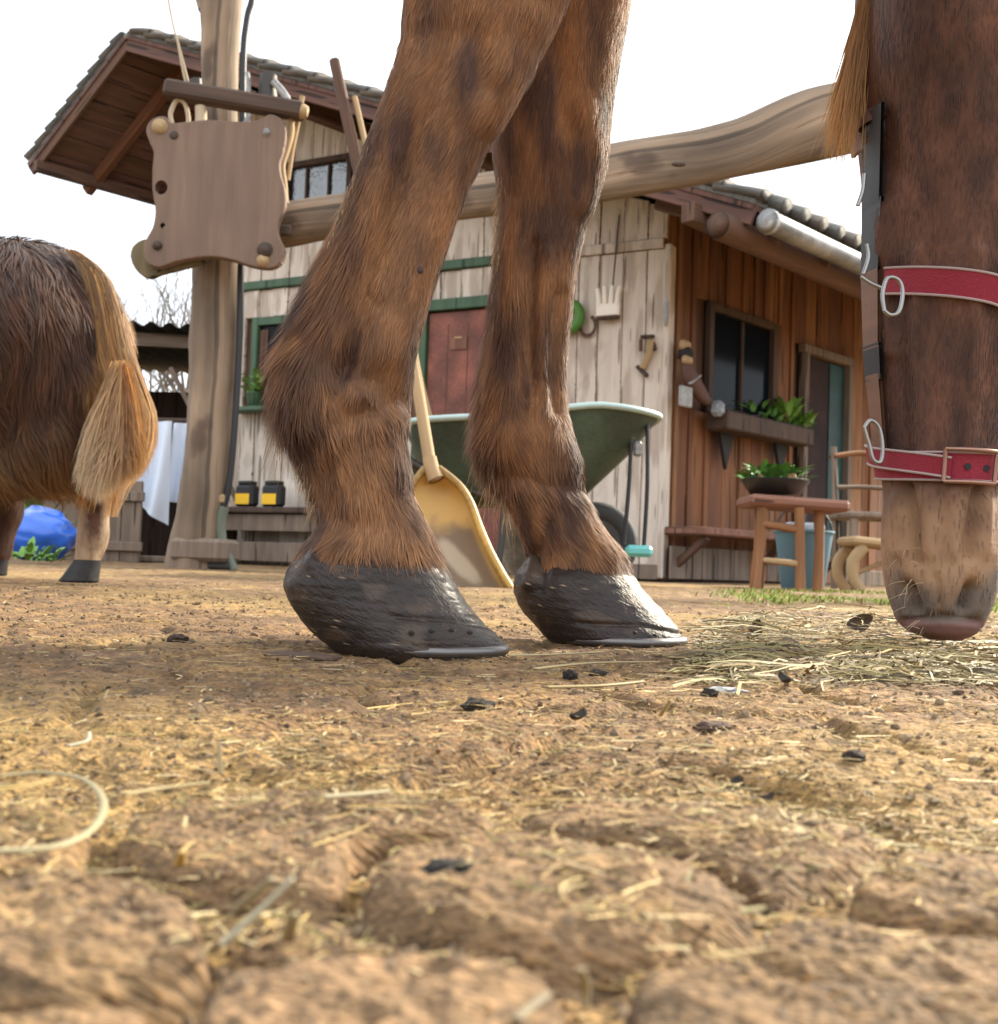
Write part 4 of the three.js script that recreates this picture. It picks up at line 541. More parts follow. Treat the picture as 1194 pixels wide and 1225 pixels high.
{ const p = G(40, 668), g = new THREE.SphereGeometry(1, 40, 28), q = g.attributes.position, s = V(); const d = 7.2, b = P(42, 640, d); for (let i = 0; i < q.count; i++) { s.fromBufferAttribute(q, i); const k = 1 + .35 * (fbm(s.x * 2.6 + 4, s.y * 2.6 + 2, s.z * 2.6 + 8, 3) - .5); q.setXYZ(i, s.x * .26 * k, Math.max(-.17, s.y * .17 * k), s.z * .2 * k); } g.computeVertexNormals(); const o = mesh('plastic_bag', g, new THREE.MeshPhysicalMaterial({ color: col(.02, .13, .62), roughness: .35, clearcoat: .5 })); o.position.set(b.x, .17, b.z); tag(o, 'crumpled blue plastic bag on the ground behind the pony', 'bag');
  const pl = group('leafy_plant', P(44, 655, 7.7).setY(.0)); tag(pl, 'green leafy plant behind the blue bag', 'plant'); mesh('leaves', foliage(90, .2, .5, .16, .17), M.leaf, pl).position.y = .02; mesh('stem', tube([V(0, 0, 0), V(.02, .2, 0), V(0, .4, .01)], .012, .006, { n: 6 }), M.brown, pl);
  const w = group('ground_plant', G(34, 676).setY(0)); w.position.copy(P(30, 668, 5.8).setY(0)); tag(w, 'low pale green plant on the ground before the blue bag', 'plant'); mesh('leaves', foliage(60, .2, .05, .12, .09), M.leaf2, w);
  const st = P(112, 655, 8.6).setY(0), k = group('wooden_crate', st); tag(k, 'weathered grey wooden crate behind the pony leg', 'crate'); for (let i = 0; i < 5; i++) mesh('board', chamfer(.145, .62, .04).translate(-.32 + i * .15, .31, 0), M.grey, k); for (const y of [.12, .5]) mesh('batten', chamfer(.76, .07, .03).translate(0, y, .037), M.grey, k); }
for (const [x, d, L, a, lab] of [[165, 8.8, .5, .2, 'short grey plank lying on the ground by the wooden post'], [150, 9, .7, -.25, 'longer grey plank lying on the ground beside the crate']]) { const p = P(x, 662, d), o = mesh('loose_plank', chamfer(L, .05, .2, .01), M.grey); o.position.set(p.x, .03, p.z); o.rotation.y = a; tag(o, lab, 'plank'); }
// ================================================================ post, sign, log rail
{
  const D = 6, rows = [[-160, 258, 292], [-40, 240, 291], [0, 239, 290], [60, 240, 286], [110, 241, 283], [200, 236, 286], [320, 230, 286], [420, 227, 284], [500, 225, 279], [560, 219, 275], [610, 212, 271], [650, 203, 267], [668, 198, 264], [684, 198, 263]], rings = [];
  for (let y = -160; y <= 684; y += 8) { const [l, r] = smooth(rows, y, 14), n = fbm(y * .02, 3, 0, 3) - .5, c = P((l + r) / 2 + n * 3, y, D), a = (r - l) / 2 * D / FPX * (1 + .05 * (fbm(y * .05, 8, 0, 2) - .5)); rings.push({ c, a: V(a, 0, 0), b: V(0, 0, a), f: t => 1 + .05 * (fbm(Math.cos(t) * 1.5 + 4, Math.sin(t) * 1.5 + y * .006, 0, 3) - .5) }); }
  const base = G(231, 681), o = group('wooden_post', V(base.x, 0, -D)); const c = o.position; tag(o, 'thick peeled log post carrying the wooden sign', 'post');
  mesh('trunk', local(loft(rings, 40), c), M.log, o);
  mesh('base_block', chamfer(.30, .12, .3, .02).translate(-.03, .10, .0), M.grey, o); mesh('foot_shadow', chamfer(.2, .05, .2, .01).translate(.02, .026, 0), M.iron, o);  // dark plate added as the shadow under the base block
  { const q = V(.02, P(262, 12, D).y - c.y, .02); mesh('branch_stub', tube([P(250, 10, D).sub(c), P(240, -20, D).sub(c), P(226, -60, D).sub(c)], .06, .045, { n: 10 }), M.log, o); }
  // cable and hose down the right side
  const H1 = [[299, -160], [303, -20], [296, 20], [291, 70], [290, 200], [288, 330], [286, 420], [280, 520], [274, 580], [267, 608]].map(([x, y]) => P(x, y, D - .06)); const k = mesh('black_hose', local(tube(H1, .018, .018, { n: 8, seg: 50 }), c), M.black); k.position.copy(c); tag(k, 'black hose running down the right side of the log post', 'hose');
  const H2 = [[268, 606], [264, 625], [266, 650], [275, 672], [280, 682]].map(([x, y]) => P(x, y, D - .06)), k2 = mesh('drain_pipe', local(tube(H2, .03, .026, { n: 10, seg: 20 }), c), std([.12, .14, .10], { roughness: .5 })); k2.position.copy(c); tag(k2, 'grey-green pipe end curving out at the foot of the log post', 'pipe');
  mesh('hose_clamp', chamfer(.07, .05, .06, .01).translate(...P(264, 597, D - .05).sub(c).toArray()), M.pale, o);
}
{ // sign board and the bar it hangs from
  const D = 5.72, z0 = [[170, 290], [200, 265], [240, 262], [266, 290], [330, 288], [450, 276], [600, 286], [690, 275], [740, 250], [790, 275], [805, 330], [790, 420], [775, 470], [780, 530], [800, 600], [800, 680], [775, 740], [765, 790], [780, 840], [800, 880], [790, 930], [750, 960], [700, 962], [640, 950], [580, 930], [480, 910], [380, 915], [280, 935], [215, 958], [165, 940], [148, 890], [160, 835], [190, 780], [203, 700], [190, 600], [190, 500], [195, 420], [175, 370], [160, 320]];
  const c = P(262, 235, D), o = group('wooden_sign', c); tag(o, 'blank brown board with scalloped edges hanging on the log post', 'sign');
  const cv = new THREE.CatmullRomCurve3(z0.map(([x, y]) => { const p = P(140 + x / 3.98, 80 + y / 3.98, D).sub(c); return V(p.x, p.y, 0); }), true, 'centripetal').getPoints(110), s = new THREE.Shape(cv.map(p => new THREE.Vector2(p.x, p.y)));
  for (const [x, y, r] of [[225, 590, 30], [232, 770, 12]]) { const p = P(140 + x / 3.98, 80 + y / 3.98, D).sub(c), h = new THREE.Path(); h.absellipse(p.x, p.y, r / 3.98 * D / FPX, r / 3.98 * D / FPX * 1.15, 0, Math.PI * 2, true); s.holes.push(h); }
  const g = new THREE.ExtrudeGeometry(s, { depth: .045, bevelEnabled: true, bevelThickness: .008, bevelSize: .008, bevelSegments: 3, curveSegments: 14 }); mesh('board', g, M.sign, o);
  const zp = (x, y, d = D) => P(140 + x / 3.98, 80 + y / 3.98, d).sub(c);
  const bk = mesh('back_board', new THREE.ExtrudeGeometry(new THREE.Shape(new THREE.CatmullRomCurve3([[60, 895], [70, 850], [110, 820], [180, 812], [300, 800], [420, 830], [420, 900], [300, 945], [200, 970], [140, 990], [90, 962]].map(([x, y]) => { const p = zp(x, y); return V(p.x, p.y, 0); }), true).getPoints(60).map(p => new THREE.Vector2(p.x, p.y))), { depth: .04, bevelEnabled: true, bevelThickness: .006, bevelSize: .006, bevelSegments: 2 }).translate(0, 0, -.075), wood([.30, .24, .13]), o);
  for (const [x, y, r, m] of [[218, 302, .045, M.pale], [704, 935, .036, M.pale], [205, 865, .028, M.signdark], [715, 885, .045, M.signdark], [720, 330, .022, M.white]]) { const p = zp(x, y); mesh('peg', tube([V(p.x, p.y, .04), V(p.x + .004, p.y, .058), V(p.x + .006, p.y, .066)], t => r * (1 - .25 * t), 0, { n: 14, seg: 4 }), m, o); }
  mesh('dark_knot', tube([V(zp(285, 345).x, zp(285, 345).y, .05), V(zp(285, 345).x, zp(285, 345).y, .056)], .03, .02, { n: 10, seg: 2 }), M.signdark, o);
  // cross bar
  const b = group('hanging_bar', c); tag(b, 'dark weathered bar fixed across the post above the sign', 'bar'); mesh('bar', bar(zp(236, 112, D).add(V(0, 0, .02)), zp(895, 222, D).add(V(0, 0, .02)), .085, .10, V(0, 0, 1), .014), M.darkwood, b); mesh('end_cap', tube([zp(885, 225).add(V(0, 0, .04)), zp(912, 232).add(V(0, 0, .04))], .04, .03, { n: 10, seg: 2 }), M.pale, b);
  mesh('bolt', tube([zp(375, 60), zp(380, 110)], .03, .03, { n: 8, seg: 2 }), M.iron, b);
  // hanging ropes, handle and the fittings behind
  const thing = (name, lab, cat, pts, r0, r1, m, d = D, opt = {}) => { const p = pts.map(([x, y]) => zp(x, y, d).add(c)), q = p[0].clone(), t = mesh(name, local(tube(p, r0, r1, { n: 9, ...opt }), q), m); t.position.copy(q); return tag(t, lab, cat); };
  thing('rope', 'loop of pale rope holding the left side of the sign', 'rope', [[262, 270], [255, 220], [285, 160], [320, 170], [338, 230], [340, 290]], .012, .012, M.rope, D - .01, { seg: 24 }); thing('rope', 'thick rope through the bar next to the post', 'rope', [[398, 290], [400, 240], [398, 190]], .03, .03, M.rope, D - .02);
  thing('handle', 'pale bent wooden handle hanging at the right edge of the sign', 'handle', [[822, 215], [832, 300], [812, 390], [790, 470], [800, 560], [808, 650]], .028, .018, M.pale, D + .02, { seg: 24, flat: .6 }); thing('rod', 'thin pale rod beside the bent wooden handle', 'rod', [[882, 140], [862, 260], [835, 400], [815, 540]], .014, .01, M.pale, D + .05, { seg: 16 });
  thing('iron_fitting', 'dark iron fitting standing on the bar above the sign', 'fitting', [[722, 40], [716, 110], [722, 190]], .045, .05, M.iron, D); thing('lever', 'white lever on the dark iron fitting', 'lever', [[745, 70], [785, 115], [812, 155]], .02, .02, M.white, D - .04); thing('bracket', 'white metal bracket beside the black hose above the bar', 'bracket', [[622, 30], [628, 100], [628, 160]], .022, .022, M.white, D - .03, { flat: .5 }); thing('hook', 'white metal hook below the bar', 'hook', [[632, 225], [622, 250], [606, 278]], .014, .014, M.white, D - .03);
  const wr = (lab, pts) => { const p = pts.map(([x, y]) => P(x, y, D)), q = p[0].clone(), t = mesh('cord', local(tube(p, .006, .006, { n: 6, seg: 12 }), q), M.rope); t.position.copy(q); tag(t, lab, 'cord'); }; wr('thin cord running up from the bar to the sky', [[229, 112], [216, 62], [205, 20], [196, -40], [186, -120]]); wr('second thin cord tied to the bar beside the first', [[224, 108], [218, 80], [213, 52]]);
}
{ // the big log rail from the post towards the right
  const rows = [[300, 250, 302, 6.0], [345, 240, 297, 5.95], [440, 226, 277, 5.8], [600, 203, 258, 5.45], [735, 170, 240, 5.1], [830, 155, 223, 4.85], [880, 141, 213, 4.72], [920, 121, 206, 4.63], [960, 105, 198, 4.55], [1000, 97, 189, 4.45], [1040, 96, 180, 4.35], [1150, 80, 160, 4.12], [1320, 52, 128, 3.8]], rings = [];
  for (let x = 300; x <= 1320; x += 10) { const [t, b, d] = smooth(rows, x, 14), c = P(x, (t + b) / 2, d), r = (b - t) / 2 * d / FPX; rings.push({ c, a: V(0, r, 0), b: V(r * .42, 0, r * .9), f: q => 1 + .05 * (fbm(Math.cos(q) * 1.3 + 4, Math.sin(q) * 1.3 + x * .012, 0, 3) - .5) }); }
  const o = group('log_rail', rings[0].c.clone()); tag(o, 'long crooked peeled log rail running from the sign post', 'log'); mesh('trunk', local(loft(rings, 36), o.position), M.log, o);
  const nt = P(341, 276, 5.8); mesh('notch_peg', chamfer(.075, .055, .04, .008).translate(...nt.clone().sub(o.position).toArray()), M.darkwood, o); const kn = P(812, 196, 4.62).sub(o.position); mesh('knot', new THREE.SphereGeometry(.022, 12, 8).scale(1.4, .5, .5).translate(kn.x, kn.y, kn.z - .005), M.darkwood, o);
  const e = P(1290, 130, 3.86), p = group('rail_post', V(e.x, 0, e.z)); tag(p, 'log post under the far end of the log rail', 'post'); mesh('trunk', tube([V(0, -.03, 0), V(.02, .8, 0), V(0, e.y - .12, 0)], .12, .1, { n: 18, seg: 14, wob: .2 }), M.log, p);
}
function pole(name, lab, cat, x0, y0, x1, y1, d, r, m) { const a = P(x0, y0, d), b = P(x1, y1, d - .05), v = b.clone().sub(a), f = a.clone().addScaledVector(v, a.y / -v.y), o = group(name, f.clone()); tag(o, lab, cat); mesh('shaft', local(tube([a, a.clone().lerp(f, .5), f], r * .9, r, { n: 9, seg: 8, wob: .15 }), f), m, o); return [o, f, a]; }
pole('rake', 'thick dark wooden handle leaning up above the log rail', 'rake', 400, 72, 428, 200, 7.3, .04, M.brown); pole('broom', 'shorter pale broom handle leaning beside the thick dark handle', 'broom', 424, 116, 438, 176, 7.3, .022, M.pale);
{ // muck scoop
  const D = 3.35, tip = G(600, 704), c = P(552, 640, D), o = group('scoop_shovel', V(c.x, 0, -D)); tag(o, 'worn yellow scoop shovel leaning against the green wheelbarrow', 'shovel'); const q = o.position, lean = y => -(y - 0) * .16;
  const pp = (x, y) => { const p = P(x, y, D), h = Math.max(0, p.y); const r = P(x, y, D + h * .28).sub(q); return r; };
  const rows = [[556, 508, 522], [568, 502, 536], [580, 494, 549], [600, 488, 563], [630, 487, 573], [660, 492, 586], [690, 503, 601], [704, 512, 611]], S = 40, U = 30, pos = [], idx = [], uv = [];
  for (const back of [0, 1]) for (let i = 0; i <= S; i++) { const y = lerp(557, 704, i / S), [l, r] = smooth(rows, y, 6); for (let j = 0; j <= U; j++) { const u = j / U * 2 - 1, p = pp(lerp(l, r, j / U), y); const rim = Math.max(0, Math.abs(u) - .84) / .16; p.z += -.045 * (1 - u * u) * sstep(0, .2, i / S) * (1 - .3 * i / S) + .0 + (back ? -.006 : 0); p.y += 0; pos.push(p.x, p.y, p.z); uv.push(p.x, p.y); if (i < S && j < U) { const k = back * (S + 1) * (U + 1) + i * (U + 1) + j; back ? idx.push(k, k + U + 1, k + 1, k + 1, k + U + 1, k + U + 2) : idx.push(k, k + 1, k + U + 1, k + 1, k + U + 2, k + U + 1); } } }
  const g = new THREE.BufferGeometry(); g.setAttribute('position', new THREE.Float32BufferAttribute(pos, 3)); g.setAttribute('uv', new THREE.Float32BufferAttribute(uv, 2)); g.setIndex(idx); g.computeVertexNormals();
  paint(g, (p, n, i) => { const k = i % ((S + 1) * (U + 1)), t = Math.floor(k / (U + 1)) / S, u = (k % (U + 1)) / U, m = fbm(p.x * 22, p.y * 22, 0, 4); const worn = sstep(.38, .55, t + (m - .5) * .22) * sstep(.97, .85, u), pale = sstep(.16, .10, Math.hypot((u - .52) * .9 + (t - .75) * -.45, (t - .78) * .75) + (m - .5) * .05) * worn; return mixc(mixc([.50, .29, .07], [.13, .085, .05], worn * .92), [.40, .31, .21], pale * .9); });
  mesh('blade', g, new THREE.MeshStandardMaterial({ color: 0xffffff, vertexColors: true, roughness: .5, side: THREE.DoubleSide, bumpMap: T.n, bumpScale: .001 }), o);
  const yel = std([.78, .46, .10], { roughness: .5, map: T.mott }); mesh('rim', tube([[525, 560], [549, 580], [563, 602], [574, 632], [587, 662], [602, 690], [611, 704]].map(([x, y]) => pp(x, y)), .011, .014, { n: 8, seg: 26 }), yel, o); mesh('rim', tube([[508, 560], [494, 580], [488, 602], [487, 632], [493, 662], [504, 690], [513, 704]].map(([x, y]) => pp(x, y)), .011, .012, { n: 8, seg: 26 }), yel, o); mesh('socket', tube([pp(514, 548), pp(517, 562), pp(522, 574)], .022, .026, { n: 12, seg: 6 }), M.pale, o);
  const h0 = pp(514, 552), h1 = pp(496, 440), d = h1.clone().sub(h0); mesh('handle', tube([h0, h1, h0.clone().addScaledVector(d, 3.0)], .0195, .017, { n: 12, seg: 12 }), M.pale, o);
}
{ // wheelbarrow
  const D = 4.5, o = group('wheelbarrow', P(640, 690, D).setY(0)); tag(o, 'dark green wheelbarrow standing before the red door', 'wheelbarrow'); const c = o.position, sc = D / FPX;
  const q = (x, y, z = 0) => { const p = P(x, y, D).sub(c); p.z += z; return p; }; const paintG = new THREE.MeshStandardMaterial({ color: col(.065, .105, .065), roughness: .55, side: THREE.DoubleSide, map: T.mott });
  // tray: rings from rim down to the floor, nose flaring out to the right
  const prof = [[487, 514, 786, 506, .33], [487, 520, 782, 512, .32], [500, 548, 752, 545, .28], [520, 590, 706, 588, .22], [535, 606, 690, 604, .18]], N = 44, pos = [], idx = []; prof.forEach(([l, ly, r, ry, hz], i) => { for (let j = 0; j <= N; j++) { const t = j / N * Math.PI * 2, cx = Math.sign(Math.cos(t)) * Math.abs(Math.cos(t)) ** .45, cz = Math.sign(Math.sin(t)) * Math.abs(Math.sin(t)) ** .45, u = (cx + 1) / 2, p = q(lerp(l, r, u), lerp(ly, ry, u) - (i < 2 ? 10 * Math.exp(-(((u - .72) / .25) ** 2)) : 0), cz * hz * (1 - .35 * Math.max(0, cx) ** 3)); pos.push(p.x, p.y, p.z); if (i < prof.length - 1 && j < N) { const k = i * (N + 1) + j; idx.push(k, k + 1, k + N + 1, k + 1, k + N + 2, k + N + 1); } } }); const f = q(612, 606), fi = pos.length / 3; pos.push(f.x, f.y, f.z); for (let j = 0; j < N; j++) idx.push(fi, 4 * (N + 1) + j, 4 * (N + 1) + j + 1);
  const g = new THREE.BufferGeometry(); g.setAttribute('position', new THREE.Float32BufferAttribute(pos, 3)); const uv = []; for (let i = 0; i < pos.length; i += 3) uv.push(pos[i], pos[i + 1] + pos[i + 2]); g.setAttribute('uv', new THREE.Float32BufferAttribute(uv, 2)); g.setIndex(idx); g.computeVertexNormals(); const tray = mesh('tray', g, paintG, o);
  const rim = []; for (let j = 0; j <= N; j++) rim.push(V(pos[j * 3], pos[j * 3 + 1], pos[j * 3 + 2])); mesh('rim', tube(rim, .013, .013, { n: 8, seg: 88, cap: false }), std([.35, .45, .42], { roughness: .4, metalness: .3 }), tray);
  for (const s of [-1, 1]) { mesh('handle', tube([q(700, 626, s * .16), q(560, 590, s * .2), q(470, 545, s * .24), q(415, 520, s * .25)], .018, .018, { n: 8 }), M.iron, o); mesh('grip', tube([q(430, 526, s * .25), q(398, 514, s * .25)], .024, .024, { n: 8, seg: 3 }), std([.1, .5, .45]), o); mesh('leg', tube([q(556, 588, s * .2), q(548, 650, s * .21), V(q(545, 690).x, .005, s * .22), V(q(590, 690).x, .012, s * .22), q(604, 600, s * .18)], .014, .014, { n: 8, seg: 24 }), M.iron, o); mesh('wheel_arm', bar(q(690, 600, s * .1), q(712, 650, s * .07), .03, .012), M.iron, o); }
  const wc = V(q(712, 652).x, .17, 0), wh = mesh('wheel', new THREE.TorusGeometry(.13, .04, 14, 36).translate(wc.x, wc.y, 0), std([.035, .035, .035], { roughness: .8, bumpMap: T.n, bumpScale: .002 }), o); mesh('rim', new THREE.CylinderGeometry(.1, .1, .05, 24).rotateX(Math.PI / 2).translate(wc.x, wc.y, 0), M.iron, wh);
  for (const [a, b] of [[[750, 498], [741, 652]], [[768, 510], [764, 656]]]) mesh('nose_rod', tube([q(a[0], a[1], .16), q((a[0] + b[0]) / 2 + 2, (a[1] + b[1]) / 2, .165), q(b[0], b[1], .16)], .0085, .0085, { n: 7 }), M.black, o); mesh('nose_plate', chamfer(.105, .045, .07, .014).translate(...q(758, 660, .16).toArray()), std([.12, .42, .40], { roughness: .45 }), o); mesh('rod_clip', chamfer(.035, .06, .03, .01).translate(...q(757, 542, .16).toArray()), M.zinc, o);
}
{ const b = group('feed_sack', P(650, 690, 4.9).setY(0)); tag(b, 'pale feed sack slumped beside the wheelbarrow leg', 'sack'); const g = new THREE.SphereGeometry(1, 32, 24), q = g.attributes.position, s = V(); for (let i = 0; i < q.count; i++) { s.fromBufferAttribute(q, i); const k = 1 + .2 * (fbm(s.x * 2 + 3, s.y * 2, s.z * 2 + 5, 3) - .5); q.setXYZ(i, s.x * .2 * k, Math.max(-.17, s.y * .2 * k) + .18, s.z * .15 * k); } g.computeVertexNormals(); mesh('bag', g, std([.52, .45, .36], { map: T.mott }), b); b.position.x += .0;
  const p = P(640, 684, 3.9), r = clod('small red scrap on the ground behind the hooves', 648, 690, .07, .05, [.55, .09, .07], .015, 'red_scrap', 'scrap'); r.position.set(p.x, .02, p.z); }
// ---------------------------------------------------------------- bare trees behind
function tree(lab, px, base, d, hgt, sd) {
  seed = sd; const b = P(px, base, d).setY(-.05), o = group('bare_tree', b); tag(o, lab, 'tree', 'bare trees behind the yard'); const bits = [], trunk = [];
  function br(p, dir, L, r, lv) { const q = p.clone().addScaledVector(dir, L * .5).add(V(rr(-.06, .06) * L, 0, rr(-.06, .06) * L)), e = p.clone().addScaledVector(dir, L).add(V(rr(-.1, .1) * L, rr(0, .1) * L, rr(-.1, .1) * L)); (lv === 0 ? trunk : bits).push(tube([p, q, e], r, r * .62, { n: lv < 2 ? 7 : 4, seg: lv < 3 ? 4 : 2, cap: false })); if (lv >= 6) return; const n = lv === 0 ? 4 : lv < 3 ? 3 : 2; for (let i = 0; i < n; i++) { const a = rr(0, 6.28), sp = rr(.3, .8), nd = dir.clone().add(V(Math.cos(a) * sp, rr(-.1, .35), Math.sin(a) * sp)).normalize(); br(i === 0 ? e : q.clone().lerp(e, rr(.3, 1)), nd, L * rr(.58, .82), r * .55, lv + 1); } }
  br(V(0, 0, 0), V(rr(-.06, .06), 1, 0).normalize(), hgt * .3, hgt * .018, 0); const m = std([.12, .10, .085], { roughness: .95 }); mesh('trunk', mergeGeometries(trunk), m, o); mesh('crown', mergeGeometries(bits), m, o);
}
tree('bare grey tree behind the corrugated shed roof', 165, 640, 22, 6.6, 101); tree('bare tree standing behind the pony', 95, 640, 30, 8.6, 202); tree('bare tree behind the log post', 225, 640, 27, 7.2, 303); tree('slim bare tree at the edge behind the pony', 20, 640, 34, 8.4, 404);
seed = 777;
// ================================================================ the horse
const proj = p => { const q = p.clone().sub(camera.position).applyQuaternion(camera.quaternion.clone().invert()); return [PW / 2 + FPX * q.x / -q.z, PH / 2 - FPX * q.y / -q.z]; };
function pathDist(path, x, y) { let m = 1e9; for (let i = 0; i + 1 < path.length; i++) { const [ax, ay] = path[i], [bx, by] = path[i + 1], dx = bx - ax, dy = by - ay, t = clamp(((x - ax) * dx + (y - ay) * dy) / (dx * dx + dy * dy)); m = Math.min(m, Math.hypot(x - ax - dx * t, y - ay - dy * t)); } return m; }
// creases, tendons and swellings modelled in the surface: [points, width, height in metres]
const sculpt = feats => (p, n) => { if (n.z < -.15) return 0; const [x, y] = proj(p); let s = 0; for (const [path, w, h] of feats) { const d = pathDist(path, x, y); if (d < w * 2.6) s += h * Math.exp(-((d / w) ** 2)); } return s * sstep(-.15, .3, n.z); };
const furC = (base, tip, k = .16) => (x, y, z) => { const n = fbm(x * 60 + 9, y * 18 + 3, z * 60 + 5, 3), m = fbm(x * 9 + 2, y * 9 + 1, z * 9 + 4, 2); return mixc(base, tip, clamp((n - .5) * 2.2 + (m - .5) * .4 + .45)); };
function limb(rows, z0, ratio, feats, zoff = () => 0) {       // rows: [y, left, right] in the photograph, z0 metres away
  const y0 = rows[0][0], y1 = rows[rows.length - 1][0], rings = []; for (let y = y0; y <= y1 + .01; y += 4) { const [l, r] = smooth(rows, y, 8), z = z0 + zoff(y), c = P((l + r) / 2, y, z), a = (r - l) / 2 * z / FPX * .985, b = a * smooth(ratio, y, 20)[0]; rings.push({ c, a: V(a, 0, 0), b: V(0, 0, b), p: 2.15 }); } return loft(rings, 110, { cap: true, disp: sculpt(feats) });
}
function combed(S, geo, N, o) {                  // hair that lies along a lofted limb
  const { m, n } = geo.userData, p = geo.attributes.position, q = geo.attributes.normal, a = V(), b = V(), c = V(), nn = V(), d = V(), s = V();
  for (let k = 0; k < N; k++) {
    const i = Math.min(m - 3, 1 + Math.floor(rnd() * (m - 3))), j = Math.floor(rnd() * n), id = i * (n + 1) + j, fu = rnd(), fv = rnd();
    a.fromBufferAttribute(p, id); b.fromBufferAttribute(p, id + 1); c.fromBufferAttribute(p, id + n + 1); nn.fromBufferAttribute(q, id); if (nn.z < o.minz) continue;
    d.copy(c).sub(a).normalize(); s.copy(b).sub(a); const P0 = a.clone().addScaledVector(s, fu).addScaledVector(c.clone().sub(a), fv); s.normalize();
    const v = i / m, st = o.style(P0, nn, v); if (!st || rnd() > (st.keep ?? 1)) continue;
    const f1 = (fbm(P0.x * 55 + 3, P0.y * 28, P0.z * 55 + 6, 2) - .5) * 1.5 * st.swirl + (noise(P0.x * 190, P0.y * 90, P0.z * 190 + 2) - .5) * .55 * st.swirl + rr(-.1, .1);
    const dir = d.clone().addScaledVector(s, f1).addScaledVector(nn, st.lift * rr(.5, 1.4)); if (st.pull) dir.add(st.pull); dir.normalize(); const L = st.len * rr(.6, 1.25), K = st.k || 3, pts = [], cur = P0.clone().addScaledVector(nn, .0005), dd = dir.clone();
    for (let t = 0; t < K; t++) { pts.push(cur.clone()); cur.addScaledVector(dd, L / (K - 1)); dd.addScaledVector(nn, -st.lift * (st.stay ?? 1.1) / K); if (st.grav) dd.y -= st.grav / K; dd.addScaledVector(s, rr(-.1, .1)).normalize(); }
    const jn = nn.clone().addScaledVector(s, rr(-.35, .35)).addScaledVector(d, -.15).normalize(), cc = st.col(P0.x, P0.y, P0.z), kk = rr(.72, 1.25); S.add(pts, st.w * rr(.7, 1.3), jn, cc.map(v => v * kk), cc.map(v => v * kk * 1.12));
  }
}
const chest = furC([.088, .032, .012], [.345, .155, .052]), pale = furC([.20, .12, .06], [.52, .35, .19]), deep = furC([.058, .024, .015], [.145, .06, .032]);
const horse = group('horse', V(0, 0, -.96)); tag(horse, 'chestnut horse with feathered fetlocks standing and eating hay from the ground', 'horse'); const HO = horse.position;
// --- near foreleg
const nearRows = [[-330, 430, 800], [-200, 440, 752], [-100, 462, 716], [-40, 475, 696], [0, 481, 683], [38, 478, 664], [67, 480, 648], [84, 476, 642], [105, 467, 629], [130, 457, 615], [172, 438, 587], [222, 421, 562], [268, 405, 543], [322, 380, 525], [368, 360, 511], [400, 346, 503], [430, 336, 497], [456, 330, 495], [480, 327, 492], [505, 331, 489], [522, 342, 487], [553, 354, 489], [587, 368, 493], [612, 377, 503], [630, 380, 512], [645, 372, 519], [660, 362, 526], [672, 356, 531]];
const nearRatio = [[-330, .62], [-100, .7], [40, .84], [120, .78], [220, .66], [330, .62], [430, .74], [500, .8], [560, .8], [620, .82], [672, .86]];
const nearGeo = limb(nearRows, .872, nearRatio, [
  [[[548, -20], [520, 90], [490, 195], [464, 262], [438, 345], [420, 420]], 12, -.0075], [[[486, 60], [462, 180], [440, 240], [415, 315], [385, 375]], 15, .004], [[[600, 90], [556, 205], [512, 330], [478, 420]], 22, .0035], [[[452, 360], [420, 420], [400, 470]], 11, -.005],
  [[[405, 440], [455, 455], [470, 478], [430, 500]], 24, -.011], [[[485, 500], [440, 512], [400, 520]], 12, .004], [[[352, 430], [362, 490]], 26, .006], [[[640, 20], [600, 95], [590, 140]], 20, .004], [[[560, 40], [580, 100]], 20, -.004], [[[470, 560], [440, 600]], 22, .003], [[[390, 560], [400, 610]], 16, -.003]]);
// --- far foreleg
const farRows = [[-330, 600, 830], [-200, 606, 800], [-60, 612, 768], [0, 612, 757], [25, 608, 753], [71, 600, 744], [113, 594, 737], [163, 589, 731], [184, 588, 727], [226, 593, 717], [265, 597, 703], [320, 593, 691], [371, 588, 685], [418, 583, 680], [456, 576, 678], [494, 570, 681], [521, 569, 686], [552, 571, 692], [575, 583, 697], [596, 600, 703], [612, 610, 710], [635, 620, 724], [655, 628, 742], [670, 630, 749], [684, 628, 754]];
const farRatio = [[-330, .7], [0, .8], [113, .86], [226, .72], [330, .64], [430, .72], [500, .82], [560, .8], [620, .82], [684, .86]];
const farGeo = limb(farRows, 1.06, farRatio, [
  [[[640, 290], [634, 400], [640, 470]], 9, -.007], [[[668, 350], [662, 440], [668, 490]], 9, -.006], [[[618, 250], [610, 380], [600, 460]], 13, .004], [[[652, 300], [649, 440]], 7, .003], [[[700, 130], [712, 190], [700, 240]], 16, .006], [[[668, 60], [678, 150]], 20, -.006], [[[585, 560], [640, 572], [690, 585]], 11, -.004], [[[590, 520], [660, 530], [686, 545]], 20, .004], [[[640, 668], [652, 620]], 8, -.006], [[[625, 590], [640, 640]], 14, .004]]);
